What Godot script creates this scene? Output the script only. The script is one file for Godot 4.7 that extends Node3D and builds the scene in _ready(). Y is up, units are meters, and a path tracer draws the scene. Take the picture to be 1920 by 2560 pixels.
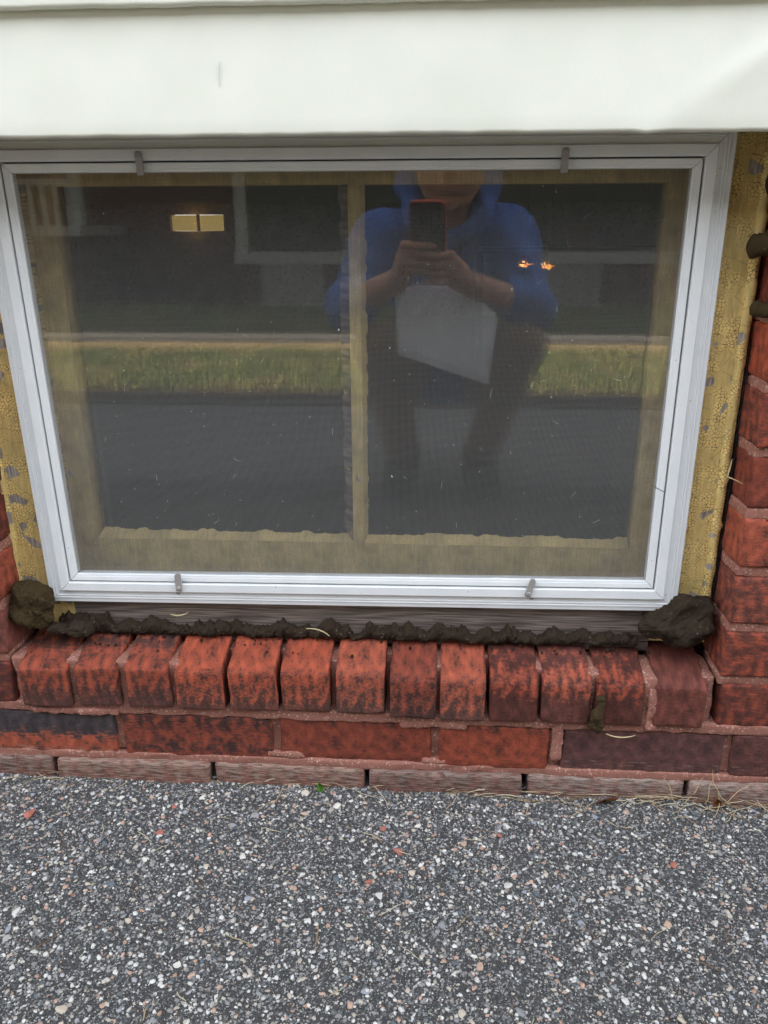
extends Node3D
# A low basement window in a brick wall, photographed from a crouch; the glass mirrors the photographer and the yard behind.

var rng := RandomNumberGenerator.new()
var used := {}
var nz := FastNoiseLite.new()      # fine surface noise
var nlow := FastNoiseLite.new()    # slow noise
const CAM := Vector3(0, 0.728, 0.906)
const CAMR := Vector3(0.99783, -0.00350, -0.06570)
const CAMU := Vector3(-0.01906, 0.94041, -0.33951)
const CAMB := Vector3(0.06298, 0.34003, 0.93831)

# ---------------------------------------------------------------- mesh builder
class MB:
	var v := PackedVector3Array()
	var uv := PackedVector2Array()
	var col := PackedColorArray()
	var ix := PackedInt32Array()
	var colored := false
	func add(p: Vector3, t := Vector2.ZERO, c := Color.WHITE) -> int:
		v.append(p); uv.append(t); col.append(c)
		return v.size() - 1
	func tri(a: int, b: int, c: int) -> void:
		ix.append(a); ix.append(b); ix.append(c)
	func quad(a: int, b: int, c: int, d: int) -> void:
		ix.append(a); ix.append(b); ix.append(c); ix.append(a); ix.append(c); ix.append(d)
	# quad of four points whose face looks towards ref
	func face(a: Vector3, b: Vector3, c: Vector3, d: Vector3, ref: Vector3, ta := Vector2.ZERO, tb := Vector2(1, 0), tc := Vector2(1, 1), td := Vector2(0, 1)) -> void:
		if (c - a).cross(b - a).dot(ref) >= 0:
			quad(add(a, ta), add(b, tb), add(c, tc), add(d, td))
		else:
			quad(add(a, ta), add(d, td), add(c, tc), add(b, tb))
	func box(lo: Vector3, hi: Vector3) -> void:
		var p := []
		for k in 8:
			p.append(Vector3(hi.x if k & 1 else lo.x, hi.y if k & 2 else lo.y, hi.z if k & 4 else lo.z))
		face(p[0], p[1], p[3], p[2], Vector3(0, 0, -1)); face(p[4], p[5], p[7], p[6], Vector3(0, 0, 1))
		face(p[0], p[2], p[6], p[4], Vector3(-1, 0, 0)); face(p[1], p[3], p[7], p[5], Vector3(1, 0, 0))
		face(p[0], p[1], p[5], p[4], Vector3(0, -1, 0)); face(p[2], p[3], p[7], p[6], Vector3(0, 1, 0))
	func grid(nu: int, nv: int, first: int, flip: bool) -> void:
		for j in nv:
			for i in nu:
				var a := first + j * (nu + 1) + i
				if flip: quad(a, a + nu + 1, a + nu + 2, a + 1)
				else: quad(a, a + 1, a + nu + 2, a + nu + 1)
	func mesh(smooth := true) -> ArrayMesh:
		var n := PackedVector3Array()
		n.resize(v.size())
		var keys := {}
		var rep := PackedInt32Array()
		rep.resize(v.size())
		if smooth:
			for k in v.size():
				var q := Vector3i((v[k] * 30000.0).round())
				if keys.has(q): rep[k] = keys[q]
				else:
					keys[q] = k
					rep[k] = k
		else:
			for k in v.size(): rep[k] = k
		for t in range(0, ix.size(), 3):
			var a := ix[t]
			var b := ix[t + 1]
			var c := ix[t + 2]
			var f := (v[c] - v[a]).cross(v[b] - v[a])
			n[rep[a]] += f; n[rep[b]] += f; n[rep[c]] += f
		for k in v.size():
			n[k] = n[rep[k]]
		for k in v.size():
			n[k] = n[k].normalized() if n[k].length_squared() > 1e-30 else Vector3.UP
		var arr := []
		arr.resize(Mesh.ARRAY_MAX)
		arr[Mesh.ARRAY_VERTEX] = v; arr[Mesh.ARRAY_NORMAL] = n; arr[Mesh.ARRAY_TEX_UV] = uv; arr[Mesh.ARRAY_INDEX] = ix
		if colored: arr[Mesh.ARRAY_COLOR] = col
		var m := ArrayMesh.new()
		m.add_surface_from_arrays(Mesh.PRIMITIVE_TRIANGLES, arr)
		return m

# ---------------------------------------------------------------- scene helpers
func numbered(called: String) -> String:
	if not used.has(called):
		used[called] = 0
		return called
	used[called] += 1
	return "%s_%03d" % [called, used[called]]

func tag(o: Node3D, label: String, category: String, group := "") -> Node3D:
	o.set_meta("label", label); o.set_meta("category", category)
	if group: o.set_meta("group", group)
	return o

func thing(called: String, label: String, category: String, at := Vector3.ZERO, group := "") -> Node3D:
	var o := Node3D.new()
	o.name = numbered(called)
	add_child(o)
	o.position = at
	tag(o, label, category, group)
	return o

func put(called: String, m: Mesh, mt: Material, parent: Node3D = null, at := Vector3.ZERO) -> MeshInstance3D:
	var o := MeshInstance3D.new()
	o.mesh = m
	o.material_override = mt
	if parent == null:
		o.name = numbered(called)
		add_child(o)
	else:
		o.name = called
		parent.add_child(o, true)
	o.position = at
	return o

func struct(called: String, m: Mesh, mt: Material, at := Vector3.ZERO) -> MeshInstance3D:
	var o := put(called, m, mt, null, at)
	o.set_meta("kind", "structure")
	return o

func boxm(lo: Vector3, hi: Vector3) -> ArrayMesh:
	var b := MB.new()
	b.box(lo, hi)
	return b.mesh(false)

# grid lines of a side: the first and last step are as wide as the rounded edge, so that faces stay flat
func ring(i: int, n: int, h: float, r: float) -> float:
	if i == 0: return -h
	if i == n: return h
	return lerpf(-h + r, h - r, float(i - 1) / (n - 2))

# box with rounded edges, a grid on each side, noise relief; shape bends it afterwards
func stone_block(size: Vector3, r: float, cell: float, amp: float, seed_at: Vector3, uvs: Vector2, uoff: Vector2, shape = null, chips := 0.0) -> ArrayMesh:
	var b := MB.new()
	var h := size * 0.5
	var n := Vector3i(maxi(3, int(size.x / cell)), maxi(3, int(size.y / cell)), maxi(3, int(size.z / cell)))
	for ax in 3:
		for s: float in [-1.0, 1.0]:
			var ua := (ax + 1) % 3
			var va := (ax + 2) % 3
			var first := b.v.size()
			for j in n[va] + 1:
				for i in n[ua] + 1:
					var p := Vector3.ZERO
					p[ax] = s * h[ax]
					p[ua] = ring(i, n[ua], h[ua], r)
					p[va] = ring(j, n[va], h[va], r)
					var core := p.clamp(-h + Vector3.ONE * r, h - Vector3.ONE * r)
					var out := (p - core)
					var nn := out.normalized() if out.length() > 1e-9 else Vector3.ZERO
					var q := core + nn * minf(out.length(), r)
					var w := q * 1000.0 + seed_at
					var d := nz.get_noise_3dv(w) * amp * 0.8 + nlow.get_noise_3dv(w) * amp * 1.2
					if chips > 0.0:
						var edge := out.length() / r
						var c := nlow.get_noise_3dv(w * 0.7 + Vector3(500, 90, 3)) - 0.16
						if c > 0.0 and edge > 1.02: d -= c * chips * 1.6
					q += nn * d
					var t := Vector2.ZERO
					if ax == 2: t = Vector2(q.x, -q.y)
					elif ax == 1: t = Vector2(q.x, -h.y - (h.z - q.z)) if s > 0 else Vector2(q.x, h.y + (h.z - q.z))
					else: t = Vector2(h.x * s + (h.z - q.z) * s, -q.y)
					if shape != null: q = shape.call(q)
					b.add(q, t / uvs + uoff)
			b.grid(n[ua], n[va], first, s > 0)
	return b.mesh()

func tube(b: MB, pts: Array, rad: Array, sides := 6, noise := 0.0, so := Vector3.ZERO) -> void:
	var first := b.v.size()
	for k in pts.size():
		var d: Vector3 = (pts[mini(k + 1, pts.size() - 1)] - pts[maxi(k - 1, 0)]).normalized()
		var up := Vector3.UP if absf(d.y) < 0.9 else Vector3.RIGHT
		var x := d.cross(up).normalized()
		var y := x.cross(d).normalized()
		for s in sides + 1:
			var a := TAU * s / sides
			var o := x * cos(a) + y * sin(a)
			var r: float = rad[k]
			if noise > 0.0:
				r *= 1.0 + noise * nz.get_noise_3dv((pts[k] + o * 0.01) * 1000.0 + so)
			b.add(pts[k] + o * r, Vector2(float(s) / sides, float(k)))
	b.grid(sides, pts.size() - 1, first, false)
	for e in [0, pts.size() - 1]:
		var c := b.add(pts[e])
		for s in sides:
			var p := first + int(e) * (sides + 1) + s
			if e == 0: b.tri(c, p + 1, p)
			else: b.tri(c, p, p + 1)

# ---------------------------------------------------------------- textures
func nbytes(sd: int, freq: float, w: int, h: int, type := FastNoiseLite.TYPE_SIMPLEX_SMOOTH, oct := 3, ret := -1) -> PackedByteArray:
	var f := FastNoiseLite.new()
	f.seed = sd
	f.noise_type = type
	f.frequency = freq
	f.fractal_type = FastNoiseLite.FRACTAL_FBM if oct > 1 else FastNoiseLite.FRACTAL_NONE
	f.fractal_octaves = oct
	if ret >= 0:
		f.cellular_return_type = ret
		f.cellular_jitter = 0.9
	var im := f.get_seamless_image(w, h, false, false, 0.12, true)
	im.convert(Image.FORMAT_L8)
	return im.get_data()

func nstretch(sd: int, freq: float, w: int, h: int, kx: int, ky: int, oct := 3) -> PackedByteArray:
	var f := FastNoiseLite.new()
	f.seed = sd
	f.noise_type = FastNoiseLite.TYPE_SIMPLEX_SMOOTH
	f.frequency = freq
	f.fractal_octaves = oct
	var im := f.get_seamless_image(w / kx, h / ky, false, false, 0.12, true)
	im.convert(Image.FORMAT_L8)
	im.resize(w, h, Image.INTERPOLATE_CUBIC)
	return im.get_data()

func tex_rgb(d: PackedByteArray, w: int, h: int) -> ImageTexture:
	return ImageTexture.create_from_image(Image.create_from_data(w, h, false, Image.FORMAT_RGB8, d))

func tex_l(d: PackedByteArray, w: int, h: int) -> ImageTexture:
	return ImageTexture.create_from_image(Image.create_from_data(w, h, false, Image.FORMAT_L8, d))

func mat(c: Color, rough := 0.85, alb: Texture2D = null, hgt: Texture2D = null, relief := 0.05, spec := 0.4) -> StandardMaterial3D:
	var m := StandardMaterial3D.new()
	m.albedo_color = c
	m.roughness = rough
	m.metallic_specular = spec
	if alb: m.albedo_texture = alb
	if hgt:
		m.heightmap_enabled = true
		m.heightmap_texture = hgt
		m.heightmap_scale = relief
	return m

func tri(m: StandardMaterial3D, scale: float) -> StandardMaterial3D:
	m.uv1_triplanar = true
	m.uv1_world_triplanar = true
	m.uv1_triplanar_sharpness = 4.0
	m.uv1_scale = Vector3.ONE * scale
	return m

const TS := 512
var N := {}   # shared noise bytes

# brick skin: red body under a dark fired crust that is worn through in patches.
# cover: amount of crust at five heights (top to bottom of the brick, interpolated); cells: 0 streaky, 1 leopard
func brick_tex(sd: int, cover: Array, red: Color, dark: Color, cells: float, white: Array) -> ImageTexture:
	var out := PackedByteArray()
	out.resize(TS * TS * 3)
	var A: PackedByteArray = N.leopard
	var B: PackedByteArray = N.streak
	var G: PackedByteArray = N.grain
	var L: PackedByteArray = N.low
	var ox := (sd * 97) % TS
	var oy := (sd * 61) % TS
	for y in TS:
		var fy := float(y) / TS * (cover.size() - 1)
		var k := mini(int(fy), cover.size() - 2)
		var cv: float = lerpf(cover[k], cover[k + 1], fy - k)
		var wv: float = lerpf(white[k], white[k + 1], fy - k)
		var yy := ((y + oy) % TS) * TS
		for x in TS:
			var q := yy + (x + ox) % TS
			var g := G[q] / 255.0
			var lo := L[yy + (x * 2 + ox) % TS] / 255.0
			var st := B[q] / 255.0
			var n := lerpf(st, A[q] / 255.0, cells) * 0.60 + lo * 0.40
			var t := clampf((cv + 0.10 - n) / 0.20 + (g - 0.5) * 0.9, 0.0, 1.0)
			var rv := 0.62 + 0.60 * g + 0.42 * (lo - 0.5)
			var dv := 0.62 + 0.65 * g + 0.5 * (lo - 0.5)
			var r := lerpf(red.r * rv, dark.r * dv, t)
			var gg := lerpf(red.g * rv, dark.g * dv, t)
			var b := lerpf(red.b * rv, dark.b * dv, t)
			if wv > 0.0:
				var e := clampf((wv - (1.0 - (st * 0.6 + g * 0.4))) * 4.0, 0.0, 0.85)
				r = lerpf(r, 0.62, e); gg = lerpf(gg, 0.58, e); b = lerpf(b, 0.54, e)
			if g < 0.17:
				r *= 0.62; gg *= 0.6; b *= 0.6
			if g > 0.91:
				r = lerpf(r, 0.60, 0.6); gg = lerpf(gg, 0.5, 0.6); b = lerpf(b, 0.45, 0.6)
			var o := (y * TS + x) * 3
			out[o] = int(clampf(r, 0, 1) * 255); out[o + 1] = int(clampf(gg, 0, 1) * 255); out[o + 2] = int(clampf(b, 0, 1) * 255)
	return tex_rgb(out, TS, TS)

# two or three tones mixed by noise bytes
func tone_tex(a: Color, b: Color, c: Color, n1: PackedByteArray, n2: PackedByteArray, edge: float, sharp: float, w := TS, h := TS) -> ImageTexture:
	var out := PackedByteArray()
	out.resize(w * h * 3)
	for k in w * h:
		var p := n1[k] / 255.0
		var q := n2[k] / 255.0
		var m := a.lerp(b, p)
		m = m.lerp(c, clampf((q - edge) * sharp, 0.0, 1.0))
		out[k * 3] = int(clampf(m.r, 0, 1) * 255); out[k * 3 + 1] = int(clampf(m.g, 0, 1) * 255); out[k * 3 + 2] = int(clampf(m.b, 0, 1) * 255)
	return tex_rgb(out, w, h)

# ---------------------------------------------------------------- build
var M := {}

func _ready() -> void:
	rng.seed = 7
	nz.seed = 3; nz.frequency = 0.12; nz.fractal_octaves = 3
	nlow.seed = 9; nlow.frequency = 0.03; nlow.fractal_octaves = 2
	# camera
	var cam := Camera3D.new()
	cam.name = "camera"
	cam.transform = Transform3D(Basis(CAMR, CAMU, CAMB).orthonormalized(), CAM)
	cam.fov = 64.98
	cam.near = 0.002
	cam.far = 400.0
	add_child(cam)
	# sky and sun: open sky, the sun high behind the house, so this side is in shade and the grass strip across the driveway is lit
	var we := WorldEnvironment.new()
	we.name = "environment"
	var env := Environment.new()
	env.background_mode = Environment.BG_SKY
	var sm := ProceduralSkyMaterial.new()
	sm.sky_top_color = Color(0.835, 0.865, 0.915)
	sm.sky_horizon_color = Color(0.945, 0.94, 0.92)
	sm.sky_curve = 0.25
	sm.ground_bottom_color = Color(0.25, 0.25, 0.25)
	sm.ground_horizon_color = Color(0.5, 0.5, 0.5)
	sm.sun_angle_max = 0.0
	sm.energy_multiplier = 1.0
	var sky := Sky.new()
	sky.sky_material = sm
	env.sky = sky
	env.tonemap_mode = Environment.TONE_MAPPER_LINEAR
	env.tonemap_exposure = 4.7
	env.sdfgi_enabled = true
	env.ssao_enabled = true
	env.ssil_enabled = true
	we.environment = env
	add_child(we)
	var sun := DirectionalLight3D.new()
	sun.name = "sun"
	sun.light_energy = 1.5
	sun.light_angular_distance = 0.6
	sun.light_color = Color(1.0, 0.95, 0.86)
	sun.shadow_enabled = true
	sun.basis = Basis.looking_at(Vector3(0.34, -0.85, 0.40).normalized())
	add_child(sun)

	materials()
	setting()
	brick_wall()
	siding()
	casing()
	sash()
	screen()
	mud()
	ground_detail()
	litter()
	basement()
	yard()
	person()

func materials() -> void:
	N.grain = nbytes(11, 0.22, TS, TS, FastNoiseLite.TYPE_SIMPLEX_SMOOTH, 3)
	N.leopard = nbytes(12, 0.045, TS, TS, FastNoiseLite.TYPE_SIMPLEX_SMOOTH, 3)
	N.low = nbytes(13, 0.008, TS, TS, FastNoiseLite.TYPE_SIMPLEX_SMOOTH, 3)
	N.streak = nstretch(14, 0.05, TS, TS, 4, 1, 4)
	N.cell = nbytes(15, 0.05, TS, TS, FastNoiseLite.TYPE_CELLULAR, 1, FastNoiseLite.RETURN_DISTANCE2_SUB)
	N.speck = nbytes(16, 0.16, TS, TS, FastNoiseLite.TYPE_CELLULAR, 1, FastNoiseLite.RETURN_CELL_VALUE)
	# relief of bricks: grain with pits
	var hb := PackedByteArray()
	hb.resize(TS * TS)
	for k in TS * TS:
		hb[k] = int(clampf(N.grain[k] * 0.5 + N.leopard[k] * 0.5, 0, 255))
	M.brick_h = tex_l(hb, TS, TS)
	M.grain_h = tex_l(N.grain, TS, TS)
	var red := Color(0.645, 0.325, 0.235)
	var dk := Color(0.385, 0.26, 0.23)
	var mar := Color(0.48, 0.275, 0.235)
	var nav := Color(0.27, 0.235, 0.24)
	var W0 := [0.0, 0.0]
	var bt := {
		# heights: top back, nose, middle front, low front
		"row_red": brick_tex(1, [0.34, 0.26, 0.36, 0.44, 0.52, 0.72], red, dk, 1.0, [0, 0, 0, 0, 0, 0]),
		"row_left": brick_tex(2, [0.60, 0.54, 0.38, 0.42, 0.58, 0.80], red, dk, 0.55, [0, 0, 0, 0, 0, 0]),
		"row_right": brick_tex(3, [0.64, 0.60, 0.46, 0.50, 0.80, 0.95], red, mar.darkened(0.18), 0.6, [0, 0, 0, 0, 0, 0]),
		"row_dark": brick_tex(4, [0.98, 0.85, 0.78, 0.85, 0.9, 0.95], red.darkened(0.15), mar, 0.5, [0.1, 0, 0, 0, 0, 0]),
		"str_banded": brick_tex(5, [0.95, 0.95, 0.92, 0.58, 0.30, 0.25, 0.25], red, nav, 0.2, [0, 0, 0, 0, 0.25, 0.58, 0.62]),
		"str_mottled": brick_tex(6, [0.60, 0.58, 0.46, 0.40, 0.52, 0.38, 0.38], red, dk, 0.4, [0, 0, 0, 0, 0.0, 0.3, 0.4]),
		"str_red": brick_tex(7, [0.62, 0.46, 0.26, 0.28, 0.36, 0.28, 0.26], red, dk, 0.5, [0, 0, 0, 0, 0, 0, 0]),
		"str_dark": brick_tex(8, [0.95, 0.95, 0.92, 0.88, 0.80, 0.7, 0.7], red.darkened(0.25), Color(0.37, 0.24, 0.225), 0.2, [0, 0, 0, 0.0, 0.40, 0.36, 0.3]),
		"base": brick_tex(9, [0.60, 0.6, 0.6, 0.6, 0.6], Color(0.55, 0.31, 0.255), Color(0.47, 0.335, 0.30), 0.1, [0.70, 0.62, 0.52, 0.64, 0.66]),
		"jamb": brick_tex(10, [0.50, 0.54, 0.56, 0.54, 0.56, 0.52], red.darkened(0.08), mar.darkened(0.08), 0.25, [0, 0, 0, 0, 0, 0]),
		"jamb_red": brick_tex(11, [0.36, 0.30, 0.34, 0.3, 0.36, 0.3], red, mar, 0.25, [0, 0, 0, 0, 0, 0]),
	}
	for k in bt:
		for q in 4:   # bricks of one kind differ a little in firing
			M[k + str(q)] = mat([Color(1, 1, 1), Color(0.90, 0.86, 0.85), Color(1.0, 0.95, 0.92), Color(0.82, 0.80, 0.82)][q], 0.82, bt[k], M.brick_h, 0.16, 0.4)
	M.mortar = tri(mat(Color.WHITE, 0.95, tone_tex(Color(0.44, 0.27, 0.23), Color(0.76, 0.55, 0.48), Color(0.80, 0.70, 0.64), N.grain, N.speck, 0.86, 6.0), M.grain_h, 0.14, 0.3), 6.0)
	M.wall_far = tri(mat(Color.WHITE, 0.9, tone_tex(Color(0.30, 0.14, 0.11), Color(0.46, 0.2, 0.15), Color(0.25, 0.16, 0.15), N.low, N.leopard, 0.5, 5.0), M.grain_h, 0.1, 0.3), 3.0)
	# old paint, alligatored: cracks between scales, bare grey wood where scales fell off
	var w := 256
	var h := 1024
	var ck := nbytes(21, 0.13, w, h, FastNoiseLite.TYPE_CELLULAR, 1, FastNoiseLite.RETURN_DISTANCE2_SUB)
	var big := nbytes(22, 0.022, w, h, FastNoiseLite.TYPE_CELLULAR, 1, FastNoiseLite.RETURN_DISTANCE2_SUB)
	var lo := nbytes(23, 0.012, w, h, FastNoiseLite.TYPE_SIMPLEX_SMOOTH, 3)
	var ch := nbytes(24, 0.011, w, h, FastNoiseLite.TYPE_SIMPLEX_SMOOTH, 2)
	var gr := nstretch(25, 0.09, w, h, 1, 8, 3)
	for kind in [["paint_left", Color(0.93, 0.81, 0.52), 0.70, 1.0], ["paint_right", Color(0.93, 0.81, 0.52), 0.78, 1.0], ["paint_sash", Color(0.88, 0.78, 0.53), 0.95, 0.25]]:
		var al := PackedByteArray()
		var hh := PackedByteArray()
		al.resize(w * h * 3)
		hh.resize(w * h)
		var base: Color = kind[1]
		var lim: float = kind[2]
		for k in w * h:
			var l := lo[k] / 255.0
			var amount := clampf((l - 0.30) * 3.0, 0.0, 1.0)
			var c1 := clampf(1.0 - ck[k] / 255.0 / 0.13, 0.0, 1.0) * amount
			var c2 := clampf(1.0 - big[k] / 255.0 / 0.025, 0.0, 1.0)
			var crack: float = maxf(c1, c2 * 0.5) * kind[3]
			var g := gr[k] / 255.0
			var bare := clampf((ch[k] / 255.0 - lim) * 30.0, 0.0, 1.0)
			var c := base * (0.86 + 0.26 * (l - 0.5) + 0.14 * g)
			c = c.lerp(Color(0.17, 0.13, 0.075), crack * 0.8)
			c = c.lerp(Color(0.66, 0.62, 0.58) * (0.6 + 0.6 * g), bare)
			al[k * 3] = int(clampf(c.r, 0, 1) * 255); al[k * 3 + 1] = int(clampf(c.g, 0, 1) * 255); al[k * 3 + 2] = int(clampf(c.b, 0, 1) * 255)
			hh[k] = int(clampf((0.75 - 0.6 * crack - 0.35 * bare + 0.1 * g * bare + 0.08 * l) * 255.0, 0, 255))
		M[kind[0]] = mat(Color.WHITE, 0.62, tex_rgb(al, w, h), tex_l(hh, w, h), 0.07, 0.45)
	# weathered bare wood, grain along u
	var wg := nstretch(31, 0.11, TS, TS, 16, 1, 4)
	var wl := nstretch(32, 0.02, TS, TS, 4, 1, 2)
	M.wood = mat(Color.WHITE, 0.85, tone_tex(Color(0.27, 0.24, 0.22), Color(0.62, 0.56, 0.52), Color(0.66, 0.54, 0.26), wg, wl, 0.93, 30.0), tex_l(wg, TS, TS), 0.06, 0.3)
	# aluminium painted white, with grime specks
	var dirt := nbytes(41, 0.10, TS, TS, FastNoiseLite.TYPE_SIMPLEX_SMOOTH, 4)
	M.white = tri(mat(Color.WHITE, 0.38, tone_tex(Color(0.86, 0.87, 0.87), Color(0.90, 0.90, 0.90), Color(0.36, 0.33, 0.30), N.low, dirt, 0.87, 7.0), null, 0.0, 0.5), 4.0)
	M.siding = mat(Color.WHITE, 0.45, tone_tex(Color(0.865, 0.865, 0.808), Color(0.89, 0.886, 0.83), Color(0.70, 0.68, 0.61), N.low, dirt, 0.93, 6.0), M.grain_h, 0.006, 0.5)
	M.siding.uv1_triplanar = true
	M.siding.uv1_scale = Vector3.ONE * 2.0
	M.steel = mat(Color(0.64, 0.62, 0.60), 0.55, null, M.grain_h, 0.02, 0.5)
	M.steel.metallic = 0.25
	M.steel.uv1_triplanar = true
	M.steel.uv1_scale = Vector3.ONE * 30.0
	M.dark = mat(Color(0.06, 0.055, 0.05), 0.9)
	M.wire = mat(Color(0.54, 0.54, 0.53), 0.5, null, null, 0, 0.4)
	var glass := StandardMaterial3D.new()
	glass.transparency = BaseMaterial3D.TRANSPARENCY_ALPHA
	glass.albedo_color = Color(0.0, 0.0, 0.0, 0.0)
	glass.roughness = 0.0
	glass.metallic_specular = 0.5
	M.glass = glass
	M.lint = mat(Color(0.78, 0.77, 0.74), 0.95)
	# damp dark mortar, almost like soil
	M.mud = tri(mat(Color.WHITE, 0.9, tone_tex(Color(0.085, 0.065, 0.045), Color(0.37, 0.295, 0.22), Color(0.62, 0.60, 0.56), N.grain, N.speck, 0.985, 60.0), tex_l(N.grain, TS, TS), 0.25, 0.35), 9.0)
	M.mud_olive = tri(mat(Color.WHITE, 0.85, tone_tex(Color(0.13, 0.10, 0.05), Color(0.36, 0.285, 0.165), Color(0.5, 0.45, 0.36), N.grain, N.speck, 0.985, 60.0), tex_l(N.grain, TS, TS), 0.18, 0.35), 7.0)
	# asphalt binder with sand
	M.asphalt = tri(mat(Color.WHITE, 0.85, tone_tex(Color(0.15, 0.15, 0.152), Color(0.45, 0.445, 0.44), Color(0.72, 0.695, 0.66), N.grain, N.speck, 0.86, 12.0), M.grain_h, 0.22, 0.4), 5.0)
	M.worn_asphalt = tri(mat(Color.WHITE, 0.85, tone_tex(Color(0.32, 0.32, 0.32), Color(0.52, 0.515, 0.51), Color(0.72, 0.70, 0.66), N.grain, N.speck, 0.80, 12.0), M.grain_h, 0.2, 0.4), 3.0)
	M.stone = mat(Color.WHITE, 0.75, null, null, 0, 0.4)
	M.stone.vertex_color_use_as_albedo = true
	M.straw = mat(Color.WHITE, 0.8)
	M.straw.vertex_color_use_as_albedo = true

func setting() -> void:
	var soil := tri(mat(Color.WHITE, 0.95, tone_tex(Color(0.16, 0.13, 0.09), Color(0.30, 0.25, 0.18), Color(0.2, 0.22, 0.1), N.grain, N.low, 0.5, 4.0), M.grain_h, 0.3), 2.0)
	M.soil = soil
	struct("ground", boxm(Vector3(-90, -0.3, -90), Vector3(90, -0.03, 90)), soil)
	struct("driveway", boxm(Vector3(-16, -0.028, -0.02), Vector3(16, -0.008, 2.32)), M.worn_asphalt)

# ---------------------------------------------------------------- brick wall
func brick_at(parent: Node3D, m: String, c: Vector3, size: Vector3, r: float, cell: float, shape = null, turn := 0.0, chips := 0.004, uvs := Vector2(0.16, 0.10), voff := 0.5) -> void:
	var so := Vector3(rng.randf() * 900, rng.randf() * 900, rng.randf() * 900)
	var o := put("brick", stone_block(size, r, cell, 0.0007, so, uvs, Vector2(rng.randf(), voff), shape, chips), M[m + str(rng.randi() % 4)], parent, c)
	o.rotation.z = turn + rng.randf_range(-0.008, 0.008)
	o.rotation.y = rng.randf_range(-0.012, 0.012)

func mortar_at(parent: Node3D, c: Vector3, size: Vector3, cell := 0.006, m := "mortar", shape = null) -> void:
	var so := Vector3(rng.randf() * 900, rng.randf() * 900, rng.randf() * 900)
	put("mortar", stone_block(size, minf(0.003, minf(size.x, size.y) * 0.45), cell, 0.0026, so, Vector2(0.2, 0.2), Vector2.ZERO, shape), M[m], parent, c)

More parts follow.
